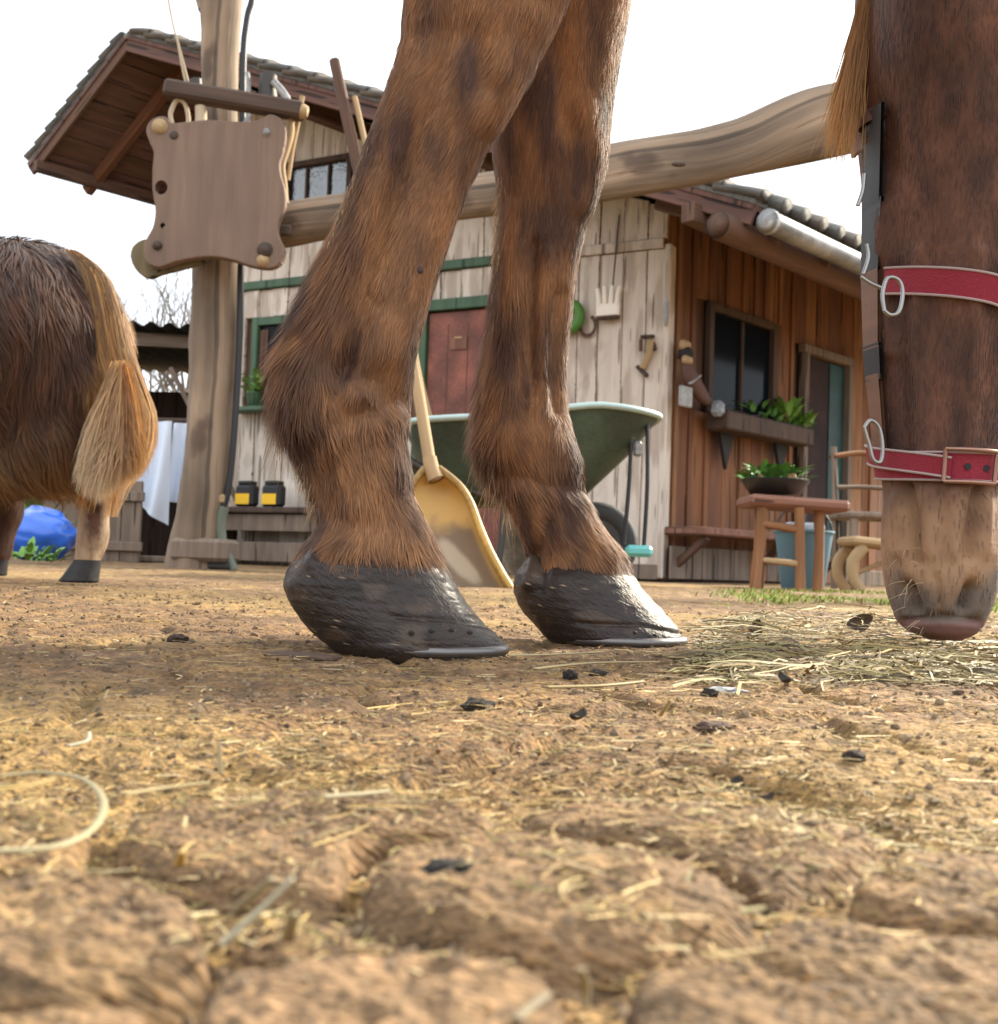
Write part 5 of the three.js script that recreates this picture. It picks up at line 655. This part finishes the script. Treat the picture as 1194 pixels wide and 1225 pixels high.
// --- head: rows [y, centre, half width, front distance, half depth]
const headRows = [[-260, 1160, 96, .92, .11], [-150, 1156, 104, .93, .13], [-80, 1152, 112, .945, .15], [0, 1149, 113, .96, .15], [60, 1147, 116, .97, .145], [110, 1146, 116, .98, .14], [150, 1145, 108, .99, .135], [200, 1143, 103, 1.0, .13], [250, 1141, 103, 1.012, .125], [350, 1137, 100, 1.03, .11], [420, 1133, 93, 1.045, .095], [500, 1129, 82, 1.06, .08], [560, 1127, 72, 1.068, .068], [590, 1126, 65, 1.07, .064], [633, 1125, 66, 1.068, .064], [672, 1125, 65, 1.065, .064], [705, 1125, 60, 1.065, .060], [730, 1124, 52, 1.068, .054], [746, 1124, 46, 1.072, .046], [758, 1126, 35, 1.078, .034], [765, 1130, 16, 1.09, .016]];
const headRing = y => { const [cx, hw, fd, b] = smooth(headRows, y, y > 735 ? 3 : 14), z = fd + b, c = P(cx, y, z); return { c, a: V(hw * z / FPX * 1.0, 0, 0), b: V(0, 0, b), p: table([[100, 2.3], [220, 1.95], [330, 1.75], [560, 1.75], [640, 2.1], [700, 2.25]], y)[0] }; };
const hr = []; for (let y = -260; y <= 765; y += (y > 730 ? 2.5 : 5)) hr.push(headRing(y));
const headGeo = loft(hr, 120, { disp: sculpt([
  [[[1084, 582], [1094, 630], [1096, 668]], 7, -.010], [[[1172, 585], [1160, 640], [1158, 662]], 7, -.010], [[[1108, 590], [1110, 660]], 9, .005], [[[1140, 590], [1142, 660]], 9, .004], [[[1072, 600], [1074, 660]], 8, .005], [[[1180, 600], [1178, 660]], 8, .005], [[[1100, 300], [1098, 430], [1100, 560]], 9, .004], [[[1172, 300], [1166, 430], [1158, 560]], 9, .004], [[[1070, 330], [1078, 430], [1084, 540]], 13, -.007], [[[1056, 250], [1060, 330], [1066, 420]], 9, .007], [[[1085, 704], [1092, 726]], 9, -.018], [[[1162, 704], [1155, 726]], 9, -.018], [[[1074, 700], [1078, 735]], 8, .004], [[[1078, 743], [1124, 738], [1170, 743]], 4, -.008], [[[1100, 700], [1150, 700]], 20, .003], [[[1055, 150], [1062, 200]], 16, -.006], [[[1046, 175], [1050, 150]], 12, .007], [[[1062, 240], [1060, 300]], 7, .004], [[[1124, 200], [1130, 340]], 26, .003], [[[1120, 690], [1124, 730]], 5, -.003]]) });
// --- trunk, neck and hind legs carry on above and beside the picture
const bodySDF = (() => {
  const L = [[V(.18, 1.05, -.965), V(-.35, 1.02, -.965), .28, .31], [V(-.35, 1.02, -.965), V(-1.05, 1.08, -.965), .31, .30], [V(.03, .98, -.89), V(.01, .76, -.875), .13, .10], [V(.11, .98, -1.04), V(.09, .80, -1.06), .12, .085], [V(.22, 1.2, -.97), V(.62, 1.2, -1.0), .24, .17], [V(.62, 1.2, -1.0), V(.66, 1.0, -1.06), .165, .14], [V(.66, 1.0, -1.06), V(.47, .86, -1.10), .13, .12], [V(.47, .86, -1.10), V(.43, .76, -1.09), .12, .095],
    [V(-1.08, .95, -.84), V(-1.2, .6, -.83), .2, .08], [V(-1.2, .6, -.83), V(-1.22, .14, -.83), .06, .045], [V(-1.08, .95, -1.09), V(-1.1, .6, -1.1), .2, .08], [V(-1.1, .6, -1.1), V(-1.12, .14, -1.1), .06, .045]];
  return (x, y, z) => { const p = [x, y, z]; let d = 9; for (const [a, b, ra, rb] of L) d = smin(d, cone(p, a, b, ra, rb), .09); return d; };
})();
const trunkGeo = surfaceNets(bodySDF, [-1.5, .08, -1.42], [.95, 1.48, -.5], .022);
const strip = g => { const q = new THREE.BufferGeometry(); q.setAttribute('position', g.attributes.position.clone()); q.setAttribute('normal', g.attributes.normal.clone()); const n = g.attributes.position.count, uv = new Float32Array(n * 2); for (let i = 0; i < n; i++) { uv[i * 2] = (g.attributes.position.getX(i) + g.attributes.position.getZ(i)) * 6; uv[i * 2 + 1] = g.attributes.position.getY(i) * 6; } q.setAttribute('uv', new THREE.BufferAttribute(uv, 2)); q.setAttribute('color', g.attributes.color); q.setIndex(g.index); return q; };
for (const g of [nearGeo, farGeo]) paint(g, p => chest(p.x, p.y, p.z));
const headCol = p => { const [x, y] = proj(p); const n = (fbm(p.x * 40, p.y * 40, p.z * 40 + 3, 3) - .5); let c = deep(p.x, p.y, p.z); c = mixc(c, [.33, .19, .095], sstep(545, 690, y + n * 90) * .9); c = mixc(c, [.105, .085, .072], sstep(668, 722, y + n * 60 + (Math.abs(x - 1124) - 40) * .25) * .9); c = mixc(c, [.16, .08, .07], sstep(737, 745, y + n * 14)); return c; };
paint(headGeo, headCol); paint(trunkGeo, p => chest(p.x, p.y, p.z));
mesh('body', local(mergeGeometries([nearGeo, farGeo, headGeo, trunkGeo].map(strip)), HO), M.skin, horse);
// --- coat
{
  const S = new Strands();
  const leg = (feY, coY, near) => (P0, n, v) => {
    const [x, y] = proj(P0), t = 0, nrm = near ? nearRows : farRows, [lf, rt] = table(nrm, y), back = sstep(.46, .14, (x - lf) / (rt - lf) + (fbm(P0.x * 90, P0.y * 40, P0.z * 90 + 2, 2) - .5) * .3);
    const low = sstep(feY + 24, feY + 48, y + (fbm(P0.x * 70 + 5, P0.y * 70, P0.z * 70 + 8, 3) - .5) * 110), up = sstep(feY - 40, feY - 260, y);
    const c = chest;
    const feather = back * sstep(feY - 60, feY, y) * sstep(feY + 60, feY + 25, y), rear = back * sstep(feY - 330, feY - 120, y) * sstep(feY + 70, feY + 30, y);
    return { len: lerp(lerp(.0105, .017, low), .028, rear) * (near ? 1 : 1.05), w: lerp(.0007, .0010, low), lift: .10 + .22 * rear + .06 * low, swirl: .4 + .5 * sstep(feY - 160, feY, y), stay: 1.15 - .5 * rear, k: rear > .3 ? 4 : 3, col: c, keep: y < -60 ? .25 : 1 };
  };
  combed(S, nearGeo, 92000, { minz: -.35, style: leg(480, 668, true) }); combed(S, farGeo, 76000, { minz: -.35, style: leg(520, 682, false) });
  mesh('coat', local(S.geo(), HO), M.hair, horse).userData.kind = 'stuff';
  const F = new Strands();                       // long pale feather at the back of the fetlocks
  const feather = (geo, x0, y0, x1, y1, N, z, Lm, sp = 16) => { for (let k = 0; k < N; k++) { const t = rnd(), x = lerp(x0, x1, t) + rr(0, sp), y = lerp(y0, y1, t) + rr(-5, 5), p = P(x, y, z + rr(-.022, .022)), L = Lm * rr(.45, 1.15), out = rr(-.55, .1) * (1 - .35 * t), pts = [], d = V(out, -.9, rr(-.3, .3)).normalize(), cl = fbm(x * .12, y * .09, 0, 2) - .5; const long = rnd() < .12 ? 1.7 : 1; for (let q = 0; q < 5; q++) { pts.push(p.clone()); p.addScaledVector(d, long * L / 4); d.x += cl * .5 + rr(-.10, .10) + .05; d.y -= .12; d.z += rr(-.1, .1); d.normalize(); } const c = pale(p.x, p.y, p.z), kk = rr(.6, 1.15); F.add(pts, rr(.0006, .0012), V(rr(-.8, -.2), .2, 1).normalize(), c.map(v => v * kk), c.map(v => v * kk * 1.15)); } };
  feather(nearGeo, 342, 405, 334, 500, 900, .872, .034, 34); feather(nearGeo, 356, 372, 340, 430, 420, .872, .022, 30); feather(nearGeo, 352, 545, 378, 620, 260, .872, .016, 12); feather(farGeo, 578, 452, 578, 548, 760, 1.06, .038, 26); feather(farGeo, 596, 210, 586, 400, 380, 1.06, .016, 8); feather(farGeo, 588, 560, 604, 596, 160, 1.06, .036);
  for (const [a, b, z, N] of [[[470, 92], [430, 195], .872, 160], [[425, 205], [365, 355], .872, 260]]) feather(nearGeo, a[0], a[1], b[0], b[1], N, z, .014, 8);
  mesh('feather', local(F.geo(), HO), M.longhair, horse).userData.kind = 'stuff';
  const Hd = new Strands(); combed(Hd, headGeo, 30000, { minz: -.1, style: (P0, n) => { const [x, y] = proj(P0); if (y > 735) return null; return { len: .0085, w: .0011, lift: .07, swirl: .3, k: 3, col: () => headCol(P0), keep: y > 560 ? .2 : 1 }; } });
  mesh('head_coat', local(Hd.geo(), HO), M.hair, horse).userData.kind = 'stuff';
  const Mn = new Strands(); for (let k = 0; k < 520; k++) { const t = rnd(), p = P(lerp(1048, 1018, t) + rr(-6, 8), lerp(-40, 60, t) + rr(-12, 18), 1.12 + rr(-.02, .03)), L = lerp(.19, .11, t) * rr(.75, 1.1), pts = [], d = V(rr(-.28, -.05), -1, rr(-.05, .05)).normalize(); for (let q = 0; q < 6; q++) { pts.push(p.clone()); p.addScaledVector(d, L / 5); d.x += rr(-.06, .075); d.normalize(); } const kk = rr(.65, 1.2); Mn.add(pts, rr(.0009, .0018), V(rr(-.5, .2), 0, 1).normalize(), [.38 * kk, .19 * kk, .07 * kk], [.62 * kk, .36 * kk, .14 * kk]); }
  mesh('mane', local(Mn.geo(), HO), M.longhair, horse).userData.kind = 'stuff';
  const Wk = new Strands(); for (let k = 0; k < 46; k++) { const s = rnd() < .5 ? -1 : 1, y = rr(660, 752), r = headRing(Math.min(y, 757)), p = r.c.clone().addScaledVector(r.a, s * rr(.4, .95)).addScaledVector(r.b, rr(.3, .8)), d = V(s * rr(.2, .9), rr(-.8, .2), rr(0, .6)).normalize(), pts = []; for (let q = 0; q < 4; q++) { pts.push(p.clone()); p.addScaledVector(d, rr(.006, .011)); d.y -= .25; d.normalize(); } Wk.add(pts, .0006, V(0, .3, 1).normalize(), [.5, .36, .22]); } mesh('whiskers', local(Wk.geo(), HO), M.hair, horse).userData.kind = 'stuff';
}
// --- hooves
M.hoof = new THREE.MeshPhysicalMaterial({ color: 0xffffff, vertexColors: true, roughness: .52, specularIntensity: .6, clearcoat: .15, clearcoatRoughness: .25, bumpMap: rep(T.n, 9, 9), bumpScale: .0012 });
function hoof(rows, z0, near, extra) {
  const rings = [], y0 = rows[0][0], y1 = rows[rows.length - 1][0]; for (let y = y0; y <= y1 + .01; y += 1.5) { const [l, r] = smooth(rows, y, 2.5), c = P((l + r) / 2, y, z0), a = (r - l) / 2 * z0 / FPX, t = (y - y0) / (y1 - y0), b = lerp(.048, .063, Math.min(1, t * 1.15)) * (near ? 1 : .97); rings.push({ c, a: V(a, 0, 0), b: V(0, 0, Math.min(b, a * (.80 + .25 * t)) * (t > .9 ? 1 - (t - .9) * .6 : 1)), p: 2.12 }); }
  const g = loft(rings, 110, { disp: (p, n) => { const [x, y] = proj(p), k = fbm(p.x * 150, p.y * 150 + 4, p.z * 150 + 2, 3) - .5; let s = .0016 * k + .00012 * Math.sin((y - (x - 400) * .10) * .55); for (const [path, w, h] of extra) { const d = pathDist(path, x, y); if (d < w * 2.6 && n.z > -.2) s += h * Math.exp(-((d / w) ** 2)); } return s; } });
  paint(g, p => { const [x, y] = proj(p), n = fbm(p.x * 60 + 4, p.y * 60, p.z * 60 + 7, 4), f = noise(p.x * 420, p.y * 420, p.z * 420 + 3); let c = mixc([.009, .006, .0045], [.036, .022, .016], n); c = mixc(c, [.085, .052, .032], .55 * sstep(.58, .68, fbm(p.x * 34, p.y * 70, p.z * 34 + 3, 3))); c = mixc(c, [.45, .33, .18], sstep(.9, .95, f) * .8); return c; });
  const h = mesh('hoof', local(g, HO), M.hoof, horse); return h;
}
const h1 = hoof([[640, 398, 492], [652, 380, 502], [664, 363, 519], [675, 351, 533], [690, 343, 542], [702, 340, 549], [715, 344, 557], [729, 351, 566], [742, 360, 580], [753, 369, 592], [763, 379, 601], [774, 392, 605], [783, 405, 605], [788, 420, 601]], .872, true, [[[[470, 738], [540, 742], [602, 752]], 3, -.0016], [[[500, 770], [560, 768], [606, 772]], 4, .0015], [[[390, 640], [372, 672]], 9, .004]]);
const h2 = hoof([[664, 642, 728], [676, 627, 746], [688, 617, 759], [700, 614, 767], [713, 615, 778], [724, 619, 790], [736, 626, 800], [746, 636, 809], [756, 645, 814], [766, 653, 816], [772, 662, 814]], 1.06, false, [[[[690, 746], [770, 748], [812, 758]], 2.5, -.002], [[[640, 664], [630, 700]], 7, .005], [[[655, 668], [648, 705]], 6, -.004]]);
function shoe(hf, z0, l, r, yb) { // flat iron shoe under the hoof wall
  const c = P((l + r) / 2, yb, z0), a = (r - l) / 2 * z0 / FPX, pts = []; for (let i = 0; i <= 26; i++) { const t = -2.55 + 5.1 * i / 26; pts.push(V(c.x + Math.cos(t) * a, .0065, c.z + Math.sin(t) * .056)); } const g = tube(pts, .0075, .0075, { n: 10, seg: 60, flat: .7, up: V(0, 1, 0) }); mesh('horseshoe', local(g, HO), new THREE.MeshStandardMaterial({ color: col(.16, .15, .145), metalness: .8, roughness: .4, bumpMap: T.n, bumpScale: .001 }), hf);
}
shoe(h1, .872, 412, 598, 788); shoe(h2, 1.06, 662, 812, 774);
for (const [hf, z, list] of [[h1, .808, [[492, 757, .0022], [516, 755, .0024], [540, 754, .0024], [562, 757, .0022]]], [h2, 1.0, [[735, 756, .002], [760, 757, .0022], [784, 760, .002]]]]) for (const [x, y, r] of list) { const p = P(x, y, z).sub(HO); mesh('nail_head', new THREE.SphereGeometry(r, 10, 8).scale(1, .7, .8).translate(p.x, p.y, p.z - .002), M.iron, hf); }
for (const [x, z] of [[-1.2, -.83], [-1.1, -1.1]]) mesh('hoof', new THREE.LatheGeometry([[0, 0], [.068, 0], [.065, .03], [.048, .085], [.04, .11]].map(p => new THREE.Vector2(...p)), 26).translate(x - HO.x, 0, z - HO.z), std([.04, .03, .025], { roughness: .5 }), horse);
{ const e = headRing(166), p = e.c.clone().addScaledVector(e.a, -.95).addScaledVector(e.b, .12).sub(HO); const eye = mesh('eye', new THREE.SphereGeometry(.020, 24, 18).scale(.8, 1, 1).translate(p.x, p.y, p.z), new THREE.MeshPhysicalMaterial({ color: col(.012, .008, .006), roughness: .4 }), horse); mesh('eyelid', new THREE.SphereGeometry(.0225, 24, 12, 0, 6.2832, 0, 1.35).scale(.85, 1, 1.05).rotateZ(.25).translate(p.x, p.y + .001, p.z), std([.085, .04, .025]), eye); mesh('eyelid', new THREE.SphereGeometry(.0215, 24, 10, 0, 6.2832, 2.25, .9).scale(.85, 1, 1.05).translate(p.x, p.y, p.z), std([.085, .04, .025]), eye);
  const e2 = headRing(166), q = e2.c.clone().addScaledVector(e2.a, .93).addScaledVector(e2.b, .42).sub(HO); mesh('eye', new THREE.SphereGeometry(.021, 24, 18).scale(.8, 1, 1).translate(q.x, q.y, q.z), new THREE.MeshPhysicalMaterial({ color: col(.012, .008, .006), roughness: .12, clearcoat: 1 }), horse); }
{ const wt = P(503, 323, .833).sub(HO); mesh('wart', new THREE.SphereGeometry(.0024, 12, 10).scale(1, 1.2, .7).translate(wt.x, wt.y, wt.z), std([.05, .03, .025]), horse); const er = P(596, 515, 1.03).sub(HO); mesh('ergot', new THREE.SphereGeometry(.0085, 16, 12).scale(.6, 1.4, .35).translate(er.x, er.y, er.z), std([.025, .016, .012]), horse); }
// ================================================================ halter
{
  const o = group('halter', V(P(1124, 560, 1.07).x, 0, -1.1)), c = o.position; tag(o, 'red halter with silver rings worn on the horse head', 'halter');
  const hp = (th, y, off) => { const r = headRing(y), e = 2 / r.p, cs = Math.cos(th), sn = Math.sin(th), d = V(cs, 0, sn).normalize(); return r.c.clone().addScaledVector(r.a, Math.sign(cs) * Math.abs(cs) ** e).addScaledVector(r.b, Math.sign(sn) * Math.abs(sn) ** e).addScaledVector(d, off).sub(c); };
  const web = tex(64, 64, (u, v) => { const q = .86 + .1 * Math.sin(u * 201) * Math.sin(v * 201) + .08 * (pf(u, v, 16, 16, 4, 2) - .5); return [q, q * .9, q * .92]; }), red = std([.36, .018, .05], { map: web, bumpMap: T.n, bumpScale: .001, roughness: .7 }), edge = std([.34, .26, .25], { roughness: .7 }), lth = std([.34, .16, .09], { map: T.mott, roughness: .55 });
  const strap = (name, t0, t1, yf, wpx, m, off = .006, n = 46, border = true) => { const A = [], B = [], ps = [], ix = [], uv = []; for (let i = 0; i <= n; i++) { const t = lerp(t0, t1, i / n), y = yf(i / n); const row = [hp(t, y - wpx / 2, off), hp(t, y + wpx / 2, off), hp(t, y + wpx / 2, off - .004), hp(t, y - wpx / 2, off - .004)]; A.push(row[0]); B.push(row[1]); for (const [k, v] of row.entries()) { ps.push(v.x, v.y, v.z); uv.push(i / n * 10, [0, 1, 1, 0][k]); } if (i < n) for (let k = 0; k < 4; k++) { const a = i * 4 + k, b = i * 4 + (k + 1) % 4; ix.push(a, a + 4, b, b, a + 4, b + 4); } } const g = new THREE.BufferGeometry(); g.setAttribute('position', new THREE.Float32BufferAttribute(ps, 3)); g.setAttribute('uv', new THREE.Float32BufferAttribute(uv, 2)); g.setIndex(ix); const g2 = g.toNonIndexed(); g2.computeVertexNormals(); const s = mesh(name, g2, m, o); if (border) for (const e of [A, B]) mesh('piping', tube(e, .0014, .0014, { n: 6, seg: n }), edge, s); return s; };
  const nb = strap('noseband', 3.75, -.65, t => 556 + 10 * Math.sin(Math.PI * t), 31, red); strap('noseband_lining', 3.6, 1.9, t => 542 + 26 * t, 22, red, .011, 24); strap('cross_strap', 2.72, -.6, t => 352 + 47 * Math.sin(t * 1.75), 29, red, .007);
  for (const [ya, yb, m, wd] of [[150, 262, M.black, .05], [255, 335, M.black, .075], [335, 425, lth, .07], [420, 462, M.black, .085], [455, 545, lth, .055]]) strap('cheek_strap', 3.02 + wd, 3.02 - .16 - wd, () => (ya + yb) / 2, yb - ya, m, .009, 6, false);
  strap('throat_strap', 3.4, 3.0, t => 170 + 10 * t, 14, lth, .010, 10, false);
  const wire = (pts, r = .0021) => { mesh('ring', tube(pts, r, r, { n: 8, seg: pts.length * 8 }), M.silver, o); }; const q = (x, y, d) => P(x, y, d).sub(c);
  wire([[1058, 372], [1056, 352], [1062, 333], [1075, 335], [1080, 350], [1076, 372], [1066, 377], [1058, 372]].map(([x, y]) => q(x, y, 1.035))); wire([[1030, 331], [1042, 339], [1058, 346]].map(([x, y]) => q(x, y, 1.06))); wire([[1034, 208], [1032, 228], [1026, 246]].map(([x, y]) => q(x, y, 1.06))); wire([[1037, 292], [1039, 308], [1033, 328]].map(([x, y]) => q(x, y, 1.06)));
  wire([[1034, 512], [1042, 503], [1052, 512], [1056, 534], [1054, 552], [1045, 550], [1040, 532], [1034, 512]].map(([x, y]) => q(x, y, 1.08)));
  const bz = .0115, rect = []; const bk = std([.30, .17, .13], { metalness: .8, roughness: .35 }); const bt = [[1.98, 547], [1.98, 583], [1.22, 584], [1.22, 549], [1.98, 547]]; for (let i = 0; i < 4; i++) { const pts = []; for (let k = 0; k <= 6; k++) pts.push(hp(lerp(bt[i][0], bt[i + 1][0], k / 6), lerp(bt[i][1], bt[i + 1][1], k / 6), bz)); mesh('buckle', tube(pts, .0022, .0022, { n: 8, seg: 12 }), bk, o); }
  for (const [t, y] of [[1.66, 566], [1.32, 567], [1.0, 564]]) { const p = hp(t, y, .0068); mesh('eyelet', new THREE.CylinderGeometry(.0032, .0032, .0015, 14).rotateX(Math.PI / 2).translate(p.x, p.y, p.z), M.dark, o); }
}
// ================================================================ the pony
{
  const D = 2.5, o = group('pony', P(60, 690, D).setY(0)), c = o.position; tag(o, 'shaggy chestnut pony with a blond tail standing beside the log post', 'pony'); const q = (x, y, z = 0) => P(x, y, D + z), k = D / FPX;
  const near = [[q(-420, 440, .25), q(-150, 425, .08), .25, .255], [q(-150, 425, .08), q(24, 414, 0), .255, .232], [q(40, 420, -.02), q(104, 470, -.04), .17, .115], [q(30, 430, -.05), q(66, 520, -.06), .2, .115], [q(66, 520, -.06), q(113, 592, -.02), .09, .030], [q(113, 590, -.02), q(112, 640, -.02), .029, .0215], [q(112, 640, -.02), q(104, 674, -.03), .024, .028], [q(30, 470, .22), q(60, 560, .24), .15, .08], [q(-4, 540, .3), q(6, 610, .32), .08, .034], [q(6, 608, .32), q(-2, 660, .32), .033, .034], [q(40, 540, .0), q(-60, 545, .05), .10, .14], [q(-330, 520, .1), q(-330, 640, .1), .1, .04], [q(-330, 640, .1), q(-335, 682, .1), .04, .045], [q(-300, 520, .4), q(-300, 640, .4), .1, .04], [q(-300, 640, .4), q(-305, 668, .4), .04, .04], [q(-400, 400, .25), q(-560, 300, .3), .2, .13], [q(-560, 300, .3), q(-660, 380, .3), .13, .08]];
  const sdf = (x, y, z) => { const p = [x, y, z]; let d = 9; for (const [a, b, ra, rb] of near) d = smin(d, cone(p, a, b, ra, rb), .05); return d; };
  const g = surfaceNets(sdf, [c.x - 1.5, .01, -3.1], [c.x + .35, 1.0, -2.05], .0145);
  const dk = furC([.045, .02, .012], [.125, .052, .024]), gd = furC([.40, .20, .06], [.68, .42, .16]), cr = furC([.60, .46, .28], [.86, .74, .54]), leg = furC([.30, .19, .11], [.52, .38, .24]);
  const pc = p => { const [x, y] = proj(p), n = (fbm(p.x * 7, p.y * 7, p.z * 7 + 2, 3) - .5) * 60; let col = mixc(dk(p.x, p.y, p.z), gd(p.x, p.y, p.z), sstep(112, 152, x + n * 1.2 + (y - 400) * .18)); col = mixc(col, gd(p.x, p.y, p.z), .34 * sstep(480, 575, y + n)); if (y > 592) col = mixc(leg(p.x, p.y, p.z), dk(p.x, p.y, p.z), clamp(sstep(16, 4, Math.abs(x - 113 + (y - 600) * .04)) * sstep(665, 630, y) + (x < 50 ? 1 : 0))); return col; };  // dark and golden coat; the dark side also holds painted shade
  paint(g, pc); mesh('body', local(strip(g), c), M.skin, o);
  const S = new Strands(), P3 = g.attributes.position, N3 = g.attributes.normal, ix = g.index.array, a = V(), n = V();
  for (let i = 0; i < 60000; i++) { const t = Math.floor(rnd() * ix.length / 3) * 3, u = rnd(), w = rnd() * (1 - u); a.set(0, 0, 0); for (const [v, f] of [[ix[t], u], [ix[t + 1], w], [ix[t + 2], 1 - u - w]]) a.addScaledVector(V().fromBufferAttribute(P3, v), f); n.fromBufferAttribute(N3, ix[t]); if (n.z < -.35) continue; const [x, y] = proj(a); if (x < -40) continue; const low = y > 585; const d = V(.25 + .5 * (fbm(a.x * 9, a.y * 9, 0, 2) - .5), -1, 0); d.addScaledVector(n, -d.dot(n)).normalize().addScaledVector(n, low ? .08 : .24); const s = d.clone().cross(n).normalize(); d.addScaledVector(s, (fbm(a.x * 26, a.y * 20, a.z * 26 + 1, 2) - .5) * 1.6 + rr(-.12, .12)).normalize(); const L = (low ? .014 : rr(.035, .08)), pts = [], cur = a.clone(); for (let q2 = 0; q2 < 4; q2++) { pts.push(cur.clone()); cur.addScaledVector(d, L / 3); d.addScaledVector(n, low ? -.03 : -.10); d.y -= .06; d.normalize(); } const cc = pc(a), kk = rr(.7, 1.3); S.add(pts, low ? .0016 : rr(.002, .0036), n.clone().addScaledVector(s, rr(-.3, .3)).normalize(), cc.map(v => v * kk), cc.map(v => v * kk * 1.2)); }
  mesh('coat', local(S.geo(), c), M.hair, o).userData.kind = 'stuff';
  // tail: a full golden brush with a cream lock
  const Tl = new Strands(); const path = [[86, 300], [112, 328], [125, 372], [134, 420], [148, 464], [158, 508], [150, 556], [132, 594]]; const pr = [.016, .03, .04, .045, .05, .055, .05, .02]; const cps = path.map(([x, y], i) => [...q(x, y, -.10 + .0 * i).toArray(), pr[i]]);
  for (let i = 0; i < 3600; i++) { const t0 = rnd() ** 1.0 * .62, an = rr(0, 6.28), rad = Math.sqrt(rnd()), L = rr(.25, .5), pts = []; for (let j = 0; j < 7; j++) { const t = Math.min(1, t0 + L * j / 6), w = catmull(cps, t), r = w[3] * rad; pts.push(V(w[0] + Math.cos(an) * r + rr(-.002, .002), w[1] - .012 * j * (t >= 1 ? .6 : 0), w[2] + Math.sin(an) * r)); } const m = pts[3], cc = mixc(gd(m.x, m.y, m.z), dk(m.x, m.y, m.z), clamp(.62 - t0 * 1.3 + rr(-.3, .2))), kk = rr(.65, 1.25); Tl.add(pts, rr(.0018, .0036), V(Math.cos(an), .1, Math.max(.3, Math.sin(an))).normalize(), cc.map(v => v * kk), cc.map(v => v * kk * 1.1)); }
  for (let i = 0; i < 2600; i++) { const e = rnd(), p = q(lerp(132, 158, rnd() * .5 + e * .5), lerp(430, 540, rnd() ** .8), -.165 + rr(-.025, .02)), f = q(lerp(92, 172, e) + rr(-8, 8), lerp(545, 598, 1 - Math.abs(e - .3)) + rr(-26, 8), -.165 + rr(-.025, .03)), pts = []; for (let j = 0; j < 6; j++) { const t = j / 5, z = p.clone().lerp(f, t); z.x += .022 * Math.sin(Math.PI * t) * (e - .35); z.z += .018 * Math.sin(Math.PI * t); pts.push(z); } const cc = mixc(cr(p.x, p.y, e), gd(p.x, p.y, e), clamp(e * 1.5 - .45 + rr(-.25, .25))), kk = rr(.7, 1.15); Tl.add(pts, rr(.002, .0036), V(rr(-.5, .5), .1, 1).normalize(), cc.map((v, z) => v * kk * [.75, .56, .36][z]), cc.map(v => v * kk)); }
  mesh('tail', local(Tl.geo(), c), M.longhair, o).userData.kind = 'stuff';
  const hf = (x, y, z, s, lab) => { const p = q(x, y, z); p.y = 0; mesh('hoof', loft([0, .04, .12, .3, .5, .7, .88, 1].map(t => ({ c: V(p.x + lerp(-.013, .006, t) * s - c.x, .002 + t * .05 * s, p.z - c.z), a: V((t === 0 ? .036 : lerp(.043, .028, t)) * s, 0, 0), b: V(0, 0, (t === 0 ? .032 : lerp(.038, .027, t)) * s), f: q => 1 + .05 * (fbm(Math.cos(q) * 2 + t * 9, Math.sin(q) * 2, 0, 2) - .5) })), 36), std([.055, .05, .046], { roughness: .6, map: T.mott, bumpMap: T.n, bumpScale: .002 }), o); }; hf(101, 690, -.03, 1); hf(-6, 690, .32, .9); hf(-336, 690, .1, 1); hf(-306, 690, .4, 1);
}
renderer.render(scene, camera);
